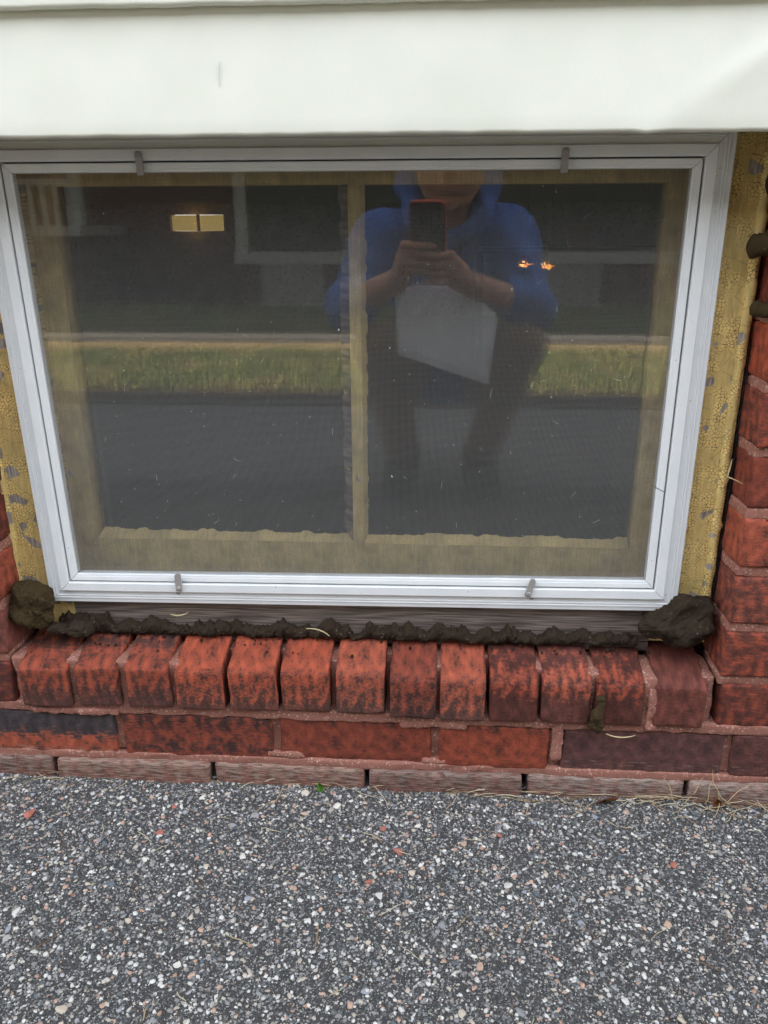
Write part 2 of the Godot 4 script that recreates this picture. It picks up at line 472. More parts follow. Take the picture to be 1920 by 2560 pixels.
func brick_wall() -> void:
	var wall := thing("brick_wall", "weathered red brick wall with sloping brick-on-edge sill under the window", "brick wall")
	# rowlock sill: bricks on edge, tops sloping outwards
	var jx := [-0.552, -0.476, -0.408, -0.340, -0.269, -0.199, -0.128, -0.057, 0.009, 0.072, 0.138, 0.206, 0.277, 0.351]
	var kinds := ["row_left", "row_left", "row_left", "row_red", "row_red", "row_red", "row_red", "row_red", "row_red", "row_right", "row_right", "row_right", "row_dark"]
	var gaps := [0.009, 0.009, 0.007, 0.007, 0.006, 0.008, 0.007, 0.005, 0.005, 0.005, 0.006, 0.013, 0.007]
	var lean := [0.0, 0.06, 0.06, 0.05, 0.04, 0.02, 0.015, 0.0, 0.0, -0.01, -0.015, -0.02, -0.03]
	for k in 13:
		var gl: float = gaps[maxi(k - 1, 0)] * 0.5
		var gr: float = gaps[k] * 0.5
		var x0: float = jx[k] + gl
		var x1: float = jx[k + 1] - gr
		var dy := sin(k * 0.5) * 0.0015 + rng.randf_range(-0.0015, 0.0015) + 0.0035 * sin(PI * k / 12.0)
		var size := Vector3(x1 - x0, 0.086, 0.094)
		var bend := func(q: Vector3) -> Vector3:
			var t := clampf((q.y + 0.043) / 0.086, 0, 1)
			var nose := Vector2(q.y - 0.033, q.z - 0.037)
			if nose.x > 0 and nose.y > 0:
				nose *= maxf(nose.x, nose.y) / nose.length()
				q.y = 0.033 + nose.x
				q.z = 0.037 + nose.y
			q.y -= t * (q.z + 0.047) * 0.27
			return q
		brick_at(wall, kinds[k], Vector3((x0 + x1) * 0.5, 0.116 + 0.043 + dy, 0.010 - 0.047 + rng.randf_range(-0.002, 0.003)), size, 0.0028, 0.0045, bend, lean[k] * 0.5, 0.006, Vector2(0.13, 0.165), 0.72)
	# joints of the sill: some filled, some washed out to open slots
	var fill := {0: 0.008, 1: 0.005, 2: 0.004, 3: 0.005, 11: 0.010, 12: 0.004, 8: 0.016, 10: 0.018, 6: 0.022, 13: 0.012}
	for k in range(0, 14):
		var depth: float = fill.get(k, 0.045)
		mortar_at(wall, Vector3(jx[k], 0.145, 0.006 - depth - 0.03), Vector3(0.016, 0.078, 0.06), 0.006)
	# bed under the sill
	mortar_at(wall, Vector3(-0.1, 0.110, -0.036), Vector3(1.2, 0.016, 0.075), 0.007)
	# stretcher course
	var sx := [-0.86, -0.642, -0.425, -0.208, 0.006, 0.168, 0.387, 0.60, 0.815, 1.03]
	var sk := ["str_mottled", "str_banded", "str_mottled", "str_red", "str_red", "str_dark", "str_dark", "jamb", "str_dark"]
	for k in 9:
		var a: float = sx[k] + 0.005
		var b: float = sx[k + 1] - (0.012 if k == 4 else 0.005)
		brick_at(wall, sk[k], Vector3((a + b) * 0.5, 0.0705 + rng.randf_range(-0.0015, 0.0015), -0.045 + rng.randf_range(-0.002, 0.002)), Vector3(b - a, 0.064, 0.09), 0.0034, 0.006)
		mortar_at(wall, Vector3(sx[k + 1] - (0.003 if k == 4 else 0.0), 0.071, -0.031), Vector3(0.018, 0.06, 0.05))
	mortar_at(wall, Vector3(0.0, 0.0345, -0.034), Vector3(2.0, 0.013, 0.07), 0.008)
	# lowest course, half sunk in the asphalt
	var bx := [-0.735, -0.520, -0.298, -0.085, 0.127, 0.340, 0.553, 0.766, 0.98]
	for k in 8:
		brick_at(wall, "base", Vector3((bx[k] + bx[k + 1]) * 0.5, -0.003, -0.042 + 0.004 * (k % 2) + rng.randf_range(0, 0.003)), Vector3(bx[k + 1] - bx[k] - 0.007, 0.066, 0.09), 0.0036, 0.007)
	for k in [1, 5, 6, 7]:
		mortar_at(wall, Vector3(bx[k], 0.0, -0.05), Vector3(0.012, 0.06, 0.05), 0.006, "mud" if k == 1 else "mortar")
	# jambs on both sides of the opening
	for k in 10:
		var y0 := 0.1145 + 0.0742 * k
		var yc := y0 + 0.031
		var half := k % 2 == 0
		# right jamb
		var x := 0.361 + (0.004 if k == 0 else rng.randf_range(-0.001, 0.002))
		var lens: Array = [0.2, 0.2, 0.2] if half else [0.098, 0.2, 0.2, 0.1]
		for q in lens.size():
			var L: float = lens[q]
			var m: String = ["jamb", "jamb", "jamb", "jamb_red", "jamb_red", "jamb", "jamb_red", "jamb_red", "jamb", "jamb_red"][k] if q == 0 else (["jamb", "jamb_red", "row_dark"][(q + k) % 3])
			brick_at(wall, m, Vector3(x + L * 0.5, yc, -0.045 + rng.randf_range(-0.001, 0.002)), Vector3(L, 0.0615, 0.092), 0.0036, 0.006 if q == 0 else 0.012, null, 0.0, 0.007)
			x += L + 0.011
			mortar_at(wall, Vector3(x - 0.0055, yc, -0.034), Vector3(0.016, 0.062, 0.06), 0.009)
		mortar_at(wall, Vector3(0.70, y0 + 0.0676, -0.0465), Vector3(0.676, 0.0145, 0.088), 0.006)
		# left jamb
		x = -0.561
		for q in lens.size():
			var L: float = lens[q]
			brick_at(wall, ["jamb", "row_dark", "jamb_red"][(q + k) % 3], Vector3(x - L * 0.5, yc, -0.045 + rng.randf_range(-0.001, 0.002)), Vector3(L, 0.0615, 0.092), 0.0036, 0.007 if q == 0 else 0.012, null, 0.0, 0.007)
			x -= L + 0.011
			mortar_at(wall, Vector3(x + 0.0055, yc, -0.034), Vector3(0.016, 0.062, 0.06), 0.009)
		mortar_at(wall, Vector3(-0.90, y0 + 0.0676, -0.0465), Vector3(0.676, 0.0145, 0.088), 0.006)
	# old mortar squeezed out over the brick faces
	for e in [[Vector3(0.1665, 0.080, -0.004), Vector3(0.015, 0.052, 0.012)], [Vector3(0.004, 0.103, -0.004), Vector3(0.085, 0.011, 0.013)], [Vector3(0.020, 0.043, -0.005), Vector3(0.060, 0.008, 0.012)], [Vector3(-0.196, 0.046, -0.004), Vector3(0.05, 0.010, 0.011)], [Vector3(0.282, 0.140, 0.002), Vector3(0.013, 0.060, 0.012)], [Vector3(-0.48, 0.106, 0.001), Vector3(0.12, 0.010, 0.010)]]:
		mortar_at(wall, e[0], e[1], 0.003)
	# masonry behind the facing and on either side, round the window opening
	var core := MB.new()
	core.box(Vector3(-8, -1.9, -0.20), Vector3(-1.2, 0.85, -0.012)); core.box(Vector3(1.0, -1.9, -0.20), Vector3(8, 0.85, -0.012))
	core.box(Vector3(-1.2, -1.9, -0.20), Vector3(-0.585, 0.85, -0.093)); core.box(Vector3(0.375, -1.9, -0.20), Vector3(1.0, 0.85, -0.093))
	core.box(Vector3(-0.585, -1.9, -0.20), Vector3(0.375, 0.205, -0.085))
	put("backing", core.mesh(false), M.wall_far, wall)

# ---------------------------------------------------------------- aluminium siding above
func siding() -> void:
	var s := thing("lap_siding", "cream white metal lap siding overhanging the top of the window", "siding")
	for k in 32:
		var y0 := 0.8065 + 0.1115 * k
		var b := MB.new()
		var nu := 160 if k < 2 else 8
		var x0 := -1.1 if k < 2 else -7.0
		var x1 := 1.1 if k < 2 else 7.0
		# profile from the wall out along the lip, round the butt edge and up the face
		var prof := [Vector2(0.012, 0.0125), Vector2(0.040, 0.0125), Vector2(0.0405, 0.004), Vector2(0.0440, 0.0008), Vector2(0.0500, 0.0), Vector2(0.0530, 0.0012), Vector2(0.0542, 0.004)]
		for q in range(1, 11):
			prof.append(Vector2(lerpf(0.0542, 0.0405, q / 10.0), lerpf(0.004, 0.130, q / 10.0)))
		for j in prof.size():
			for i in nu + 1:
				var x := lerpf(x0, x1, float(i) / nu)
				var p: Vector2 = prof[j]
				var z := p.x
				var y := y0 + p.y
				if k < 2:
					z += 0.0009 * nlow.get_noise_2d(x * 300.0, y * 200.0) + 0.0007 * nlow.get_noise_2d(x * 900.0 + 50, 7) * exp(-p.y * 60.0)
					y += 0.0007 * nlow.get_noise_2d(x * 700.0, 90.0 + k)
				if k == 0 and x > 0.12:
					# bent corner: below a crease that climbs to the right the sheet is pushed in, with a kink at its foot
					var cr := 0.806 + (x - 0.205) * 0.60
					if x > 0.205: z -= clampf(cr - y, 0, 0.05) * 0.10 - 0.0
					z += 0.0035 * exp(-pow((x - 0.192) / 0.012, 2.0)) * exp(-p.y * 40.0)
					y -= 0.0016 * exp(-pow((x - 0.194) / 0.006, 2.0)) * exp(-p.y * 30.0)
					z += 0.0022 * exp(-pow((y - cr - 0.012) / 0.010, 2.0)) * clampf((x - 0.2) * 12.0, 0, 1)
				b.add(Vector3(x, y, z), Vector2(x, y))
		b.grid(nu, prof.size() - 1, 0, true)
		put("siding_panel", b.mesh(), M.siding, s)
	# sheathing the panels hang on; its lower edge closes the gap over the window
	put("sheathing", boxm(Vector3(-8, 0.822, -0.13), Vector3(8, 4.30, 0.036)), mat(Color(0.5, 0.47, 0.42), 0.8), s)
	put("eave", boxm(Vector3(-8, 4.36, -6.4), Vector3(8, 4.5, 0.40)), mat(Color(0.75, 0.75, 0.72), 0.7), s)  # out of view; height set so the house shade ends at the grass
	# a grey scuff pressed into the sheet
	var sc := MB.new()
	tube(sc, [Vector3(-0.214, 0.874, 0.0487), Vector3(-0.2143, 0.868, 0.0494), Vector3(-0.2146, 0.859, 0.0500), Vector3(-0.2147, 0.850, 0.0505)], [0.0002, 0.0007, 0.0005, 0.0002], 6)
	put("scuff", sc.mesh(), mat(Color(0.80, 0.81, 0.78), 0.6), s)

# ---------------------------------------------------------------- painted wooden frame
func board(parent: Node3D, called: String, lo: Vector3, hi: Vector3, m: Material, vertical := true, cell := 0.005, amp := 0.0006) -> MeshInstance3D:
	var b := MB.new()
	var nx := maxi(1, int((hi.x - lo.x) / cell))
	var ny := maxi(1, int((hi.y - lo.y) / cell))
	for j in ny + 1:
		for i in nx + 1:
			var x := lerpf(lo.x, hi.x, float(i) / nx)
			var y := lerpf(lo.y, hi.y, float(j) / ny)
			var z := hi.z + amp * nz.get_noise_2d(x * 600.0, y * 350.0) + amp * 1.5 * nlow.get_noise_2d(x * 500.0, y * 300.0 + 40)
			b.add(Vector3(x, y, z), Vector2(x / 0.128, -y / 0.512) if vertical else Vector2(x / 0.35, -y / 0.2))
	b.grid(nx, ny, 0, true)
	var u := Vector2.ZERO
	b.face(Vector3(lo.x, lo.y, lo.z), Vector3(lo.x, hi.y, lo.z), Vector3(lo.x, hi.y, hi.z), Vector3(lo.x, lo.y, hi.z), Vector3.LEFT, u, Vector2(0, 1), Vector2(0.1, 1), Vector2(0.1, 0))
	b.face(Vector3(hi.x, lo.y, lo.z), Vector3(hi.x, hi.y, lo.z), Vector3(hi.x, hi.y, hi.z), Vector3(hi.x, lo.y, hi.z), Vector3.RIGHT, u, Vector2(0, 1), Vector2(0.1, 1), Vector2(0.1, 0))
	b.face(Vector3(lo.x, hi.y, lo.z), Vector3(hi.x, hi.y, lo.z), Vector3(hi.x, hi.y, hi.z), Vector3(lo.x, hi.y, hi.z), Vector3.UP)
	b.face(Vector3(lo.x, lo.y, lo.z), Vector3(hi.x, lo.y, lo.z), Vector3(hi.x, lo.y, hi.z), Vector3(lo.x, lo.y, hi.z), Vector3.DOWN)
	b.face(Vector3(lo.x, lo.y, lo.z), Vector3(hi.x, lo.y, lo.z), Vector3(hi.x, hi.y, lo.z), Vector3(lo.x, hi.y, lo.z), Vector3.FORWARD)
	return put(called, b.mesh(), m, parent)

func casing() -> void:
	var c := thing("window_casing", "yellow painted wooden window casing, paint cracked and flaking to grey wood", "window frame")
	board(c, "jamb_board", Vector3(-0.62, 0.205, -0.14), Vector3(-0.490, 0.835, -0.058), M.paint_left)
	var r := board(c, "jamb_board", Vector3(0.285, 0.205, -0.14), Vector3(0.357, 0.835, -0.058), M.paint_right)
	r.set_meta("label", "yellow jamb board with alligatored paint")
	var sill := board(c, "sill_board", Vector3(-0.490, 0.190, -0.14), Vector3(0.285, 0.272, -0.057), M.wood, false)
	sill.set_meta("label", "bare weathered grey sill board")
	board(c, "head_board", Vector3(-0.490, 0.790, -0.14), Vector3(0.285, 0.835, -0.057), M.paint_sash, false)
	# bead of old caulk along the brick, split by a long crack
	for e in [[0.3535, -1.0, M.paint_right], [-0.567, 1.0, M.paint_left]]:
		var b := MB.new()
		var pts := []
		var rad := []
		for k in 60:
			var y := lerpf(0.21, 0.80, k / 59.0)
			pts.append(Vector3(e[0] + e[1] * (0.003 + 0.002 * nlow.get_noise_1d(k * 22.0)), y, -0.0585))
			rad.append(0.0062 + 0.0022 * nz.get_noise_1d(k * 9.0))
		var first := b.v.size()
		tube(b, pts, rad, 10, 0.25)
		for q in range(first, b.v.size()):
			b.uv[q] = Vector2(b.v[q].x / 0.128 + 0.3, -b.v[q].y / 0.512)
		put("caulk", b.mesh(), e[2], c)
	var cb := MB.new()
	var cp := []
	var cr := []
	for k in 50:
		var y := lerpf(0.225, 0.60, k / 49.0)
		cp.append(Vector3(0.3595 + 0.0012 * nlow.get_noise_1d(k * 30.0 + 5), y, -0.0555))
		cr.append(maxf(0.0002, 0.0011 + 0.0016 * nlow.get_noise_1d(k * 26.0 + 80)))
	tube(cb, cp, cr, 6)
	put("crack", cb.mesh(), M.dark, c)

# ---------------------------------------------------------------- wooden sash inside
func sash() -> void:
	var s := thing("wooden_sash", "yellow painted wooden window sash with one upright glazing bar behind the screen", "window sash")
	board(s, "stile", Vector3(-0.535, 0.262, -0.118), Vector3(-0.459, 0.83, -0.088), M.paint_sash)
	board(s, "stile", Vector3(0.256, 0.262, -0.118), Vector3(0.33, 0.83, -0.088), M.paint_sash)
	board(s, "rail", Vector3(-0.459, 0.262, -0.118), Vector3(0.256, 0.323, -0.088), M.paint_sash)
	board(s, "rail", Vector3(-0.459, 0.768, -0.118), Vector3(0.256, 0.83, -0.088), M.paint_sash)
	# straight glazing bar, with a ragged bevel of old putty on each side
	var ny := 110
	var bars := [MB.new(), MB.new(), MB.new()]
	for j in ny + 1:
		var y := lerpf(0.321, 0.770, float(j) / ny)
		var n1 := 0.0016 * nz.get_noise_1d(j * 2.1) + 0.0012 * signf(nlow.get_noise_1d(j * 3.0 + 30))
		var n2 := 0.0012 * nz.get_noise_1d(j * 2.3 + 300) + 0.0016 * maxf(0.0, signf(nlow.get_noise_1d(j * 4.1 + 90) - 0.1))
		var prof := [[Vector2(-0.1075, -0.104), Vector2(-0.1075, -0.0868), Vector2(-0.1065, -0.086), Vector2(-0.0935, -0.086), Vector2(-0.0925, -0.0868), Vector2(-0.0925, -0.104)], [Vector2(-0.1195 + n1, -0.1045), Vector2(-0.113 + n1 * 0.5, -0.097), Vector2(-0.1074, -0.091)], [Vector2(-0.0926, -0.093), Vector2(-0.0905 + n2 * 0.5, -0.098), Vector2(-0.0890 + n2, -0.1045)]]
		for q in 3:
			for p in prof[q]:
				bars[q].add(Vector3(p.x, y, p.y), Vector2(p.x / 0.128, -y / 0.512))
	for q in 3:
		bars[q].grid(5 if q == 0 else 2, ny, 0, true)
		put(["glazing_bar", "putty", "putty"][q], bars[q].mesh(false), [M.paint_sash, M.wood, M.paint_sash][q], s)
	for e in [[-0.459, -0.105], [-0.105, 0.256]]:
		put("pane", boxm(Vector3(e[0] - 0.004, 0.320, -0.108), Vector3(e[1] + (0.0 if e[1] > 0 else -0.002), 0.772, -0.105)), M.glass, s)
	# putty line on the lower rail
	var pb := MB.new()
	var n := 150
	for i in n + 1:
		var x := lerpf(-0.458, 0.255, float(i) / n)
		var e := 0.0020 * nz.get_noise_1d(i * 3.0) + 0.0014 * signf(nlow.get_noise_1d(i * 3.0))
		pb.add(Vector3(x, 0.322, -0.0875), Vector2(x * 8, 0)); pb.add(Vector3(x, 0.331 + e, -0.1045), Vector2(x * 8, 0.03))
	for i in n:
		pb.quad(i * 2, i * 2 + 1, i * 2 + 3, i * 2 + 2)
	put("putty", pb.mesh(false), M.paint_sash, s)

# ---------------------------------------------------------------- aluminium screen / storm window
const INNER := [Vector2(-0.481, 0.780), Vector2(0.2665, 0.780), Vector2(0.268, 0.299), Vector2(-0.472, 0.290)]
const OUTW := [Vector2(-1, 1), Vector2(1, 1), Vector2(1, -1), Vector2(-1, -1)]

# one mitred length of extrusion on side k (0 top, 1 right, 2 bottom, 3 left), from share a to share b of its length
func rail_mesh(k: int, prof: Array, gap: float, a := 0.0, b := 1.0) -> ArrayMesh:
	var m := MB.new()
	var e := (k + 1) % 4
	var ref_out: Vector2 = [Vector2(0, 1), Vector2(1, 0), Vector2(0, -1), Vector2(-1, 0)][k]
	for j in prof.size() - 1:
		var q := []
		for t in [prof[j], prof[j + 1]]:
			var pa: Vector2 = INNER[k] + OUTW[k] * t.x
			var pb: Vector2 = INNER[e] + OUTW[e] * t.x
			var d := (pb - pa).normalized()
			pa += d * gap; pb -= d * gap
			var s0 := pa.lerp(pb, a)
			var s1 := pa.lerp(pb, b)
			q.append(Vector3(s0.x, s0.y, t.y)); q.append(Vector3(s1.x, s1.y, t.y))
		var dp: Vector2 = prof[j + 1] - prof[j]
		# outward side of the profile: the profile runs from the glass outwards with its face to +z
		var ref := Vector3(ref_out.x * -dp.y, ref_out.y * -dp.y, dp.x)
		m.face(q[0], q[1], q[3], q[2], ref)
	# mitre ends
	for side in 2:
		var c := []
		for t in prof:
			var pa: Vector2 = INNER[k] + OUTW[k] * t.x
			var pb: Vector2 = INNER[e] + OUTW[e] * t.x
			var d := (pb - pa).normalized()
			pa += d * gap; pb -= d * gap
			var s := pa.lerp(pb, a if side == 0 else b)
			c.append(Vector3(s.x, s.y, t.y))
		var dir: Vector3 = Vector3(INNER[e].x - INNER[k].x, INNER[e].y - INNER[k].y, 0).normalized() * (-1.0 if side == 0 else 1.0)
		for j in range(1, c.size() - 1):
			var f: Vector3 = (c[j + 1] - c[0]).cross(c[j] - c[0])
			if f.dot(dir) >= 0: m.tri(m.add(c[0]), m.add(c[j]), m.add(c[j + 1]))
			else: m.tri(m.add(c[0]), m.add(c[j + 1]), m.add(c[j]))
	return m.mesh(false)

func screen() -> void:
	var s := thing("storm_window", "white aluminium storm window with insect screen, screwed onto the casing", "storm window")
	# fixed outer frame: flange with two ridges, then a raised channel
	var outer := [Vector2(0.0115, -0.056), Vector2(0.0115, -0.0372), Vector2(0.0125, -0.0362), Vector2(0.0230, -0.0362), Vector2(0.0240, -0.0372), Vector2(0.0242, -0.0412), Vector2(0.0312, -0.0416), Vector2(0.0318, -0.0406), Vector2(0.0330, -0.0406), Vector2(0.0336, -0.0418), Vector2(0.0346, -0.0418), Vector2(0.0352, -0.0408), Vector2(0.0364, -0.0408), Vector2(0.0370, -0.0420), Vector2(0.0420, -0.0424), Vector2(0.0430, -0.0434), Vector2(0.0430, -0.0565)]
	for k in 4:
		put("frame_rail", rail_mesh(k, outer, 0.0003), M.white, s)
	# removable insert holding the screen; its right rail is in two lengths with a seam
	var inner := [Vector2(0.0, -0.0520), Vector2(0.0, -0.0415), Vector2(0.0008, -0.0405), Vector2(0.0032, -0.0402), Vector2(0.0036, -0.0396), Vector2(0.0088, -0.0390), Vector2(0.0096, -0.0398), Vector2(0.0100, -0.0410), Vector2(0.0104, -0.0520)]
	for k in 4:
		if k == 1:
			put("screen_rail", rail_mesh(k, inner, 0.0004, 0.0, 0.742), M.white, s)
			put("screen_rail", rail_mesh(k, inner, 0.0004, 0.7445, 1.0), M.white, s)
		else:
			put("screen_rail", rail_mesh(k, inner, 0.0004), M.white, s)
	# dark strips added behind the gap, its shade put into their colour
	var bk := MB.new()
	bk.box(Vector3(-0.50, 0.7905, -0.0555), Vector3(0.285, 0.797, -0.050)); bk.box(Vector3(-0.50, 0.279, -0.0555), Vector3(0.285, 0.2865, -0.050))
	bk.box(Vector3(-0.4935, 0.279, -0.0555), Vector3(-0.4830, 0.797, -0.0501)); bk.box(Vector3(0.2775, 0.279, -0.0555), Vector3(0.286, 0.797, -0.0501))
	put("dark_gap_backing", bk.mesh(false), M.dark, s)
	# storm pane, and a second one added behind it to strengthen the reflection
	put("pane", boxm(Vector3(-0.484, 0.287, -0.0490), Vector3(0.271, 0.784, -0.0465)), M.glass, s)
	put("pane", boxm(Vector3(-0.484, 0.287, -0.0545), Vector3(0.271, 0.784, -0.0520)), M.glass, s)  # added pane, only for a stronger mirror image
	# woven insect screen: every wire is there, slightly wavy and uneven
	var b := MB.new()
	var pitch := 0.00141
	var rw := 0.000125
	for dirn in 2:
		var n := int((0.757 if dirn == 0 else 0.499) / pitch)
		var seg := 10 if dirn == 0 else 14
		for k in n:
			var c := (-0.4845 if dirn == 0 else 0.286) + (k + 0.5) * pitch + rng.randf_range(-0.00009, 0.00009)
			var z0 := -0.0437 if dirn == 0 else -0.0434
			var first := b.v.size()
			for j in seg + 1:
				var t := float(j) / seg
				var along := lerpf(0.286, 0.785, t) if dirn == 0 else lerpf(-0.4845, 0.2725, t)
				var px := c if dirn == 0 else along
				var py := along if dirn == 0 else c
				var wob := 0.0007 * nlow.get_noise_2d(px * 160.0 + dirn * 400, py * 160.0)
				var z := z0 + 0.0008 * nlow.get_noise_2d(px * 90.0, py * 90.0)
				if dirn == 0: px += wob
				else: py += wob
				for q in 3:
					var a := TAU * q / 3.0 + PI / 2
					if dirn == 0: b.add(Vector3(px + rw * cos(a), py, z + rw * sin(a)))
					else: b.add(Vector3(px, py + rw * cos(a), z + rw * sin(a)))
			for j in seg:
				for q in 3:
					var a0 := first + j * 3 + q
					var a1 := first + j * 3 + (q + 1) % 3
					if dirn == 0: b.quad(a0, a0 + 3, a1 + 3, a1)
					else: b.quad(a0, a1, a1 + 3, a0 + 3)
	var net := put("screen_mesh", b.mesh(false), M.wire, s)
	net.set_meta("kind", "stuff")
	# lint and dust caught in the screen
	var l := MB.new()
	for k in 365:
		var x := rng.randf_range(-0.47, 0.262)
		var y := 0.295 + 0.48 * pow(rng.randf(), 1.25)
		var p := Vector3(x, y, -0.0430)
		if k < 330:
			var r := rng.randf_range(0.00025, 0.0006) * (1.8 if k < 8 else 1.0)
			tube(l, [p - Vector3(r * rng.randf_range(-1, 1), r, 0), p + Vector3(r * rng.randf_range(-1, 1), r, 0)], [r, r * 0.7], 5)
		else:
			var pts := [p]
			var d := Vector3(rng.randf_range(-1, 1), rng.randf_range(-1, 1), 0).normalized()
			for q in 4:
				d = d.rotated(Vector3.BACK, rng.randf_range(-0.7, 0.7))
				pts.append(pts[-1] + d * rng.randf_range(0.001, 0.004))
			tube(l, pts, [0.0001, 0.00016, 0.00016, 0.00014, 0.0001], 4)
	var lint := put("lint", l.mesh(), M.lint, s)
	lint.set_meta("kind", "stuff")
	# turn clips with screws, two above and two below
	for e in [[-0.331, 0.789, 1.0, 0.05], [0.131, 0.7885, 1.0, -0.02], [-0.334, 0.2835, -1.0, 0.02], [0.1235, 0.2880, -1.0, -0.28]]:
		var cb := MB.new()
		var pr := [Vector2(-0.0038, -0.011), Vector2(-0.0030, -0.0125), Vector2(0.0030, -0.0125), Vector2(0.0038, -0.011), Vector2(0.0038, 0.0095), Vector2(0.0022, 0.0122), Vector2(-0.0022, 0.0122), Vector2(-0.0038, 0.0095)]
		for q in 8:
			var p: Vector2 = pr[q]
			var p2: Vector2 = pr[(q + 1) % 8]
			var mid := (p + p2) * 0.5
			cb.face(Vector3(p.x, p.y, -0.0035), Vector3(p2.x, p2.y, -0.0035), Vector3(p2.x, p2.y, 0), Vector3(p.x, p.y, 0), Vector3(mid.x, mid.y, 0))
		for q in range(1, 7):
			cb.tri(cb.add(Vector3(pr[0].x, pr[0].y, 0)), cb.add(Vector3(pr[q + 1].x, pr[q + 1].y, 0)), cb.add(Vector3(pr[q].x, pr[q].y, 0)))
		var clip := put("turn_clip", cb.mesh(false), M.steel, s, Vector3(e[0], e[1], -0.0332))
		clip.rotation.z = e[3]
		screw_head(clip, Vector3(0, 0.0085 * e[2], 0.0))
	for e in [[-0.3375, 0.266], [0.1265, 0.2715]]:
		screw_head(s, Vector3(e[0], e[1], -0.0412))

func screw_head(parent: Node3D, at: Vector3) -> void:
	var b := MB.new()
	var c := b.add(Vector3(0, 0, 0.0008))
	for q in 13:
		var a := TAU * q / 12.0
		b.add(Vector3(cos(a) * 0.0022, sin(a) * 0.0022, 0.0016)); b.add(Vector3(cos(a) * 0.0034, sin(a) * 0.0034, 0.0003))
	for q in 12:
		b.tri(c, 1 + (q + 1) * 2, 1 + q * 2)
		b.quad(1 + q * 2, 3 + q * 2, 4 + q * 2, 2 + q * 2)
	for q in 2:
		var d := Vector3(0.0018, 0.0005, 0) if q == 0 else Vector3(0.0005, 0.0018, 0)
		b.box(Vector3(-d.x, -d.y, 0.0008), Vector3(d.x, d.y, 0.00175 + q * 0.00005))
	put("screw", b.mesh(false), M.steel, parent, at)

# ---------------------------------------------------------------- dark filler packed into the gaps
func lump(size: Vector3, amp: float, so: float, res := 64, warp = null) -> ArrayMesh:
	var b := MB.new()
	for j in res + 1:
		for i in res * 2 + 1:
			var th := PI * j / res
			var ph := TAU * (i % (res * 2)) / (res * 2)
			var d := Vector3(sin(th) * cos(ph), cos(th), sin(th) * sin(ph))
			var p := d * size
			if warp != null: p = warp.call(p)
			var w := p * 1000.0 + Vector3.ONE * so
			p += d * (nlow.get_noise_3dv(w * 0.8) * amp * 2.2 + nz.get_noise_3dv(w) * amp * 0.6 + nz.get_noise_3dv(w * 2.6) * amp * 0.42)
			b.add(p)
	b.grid(res * 2, res, 0, true)
	return b.mesh()

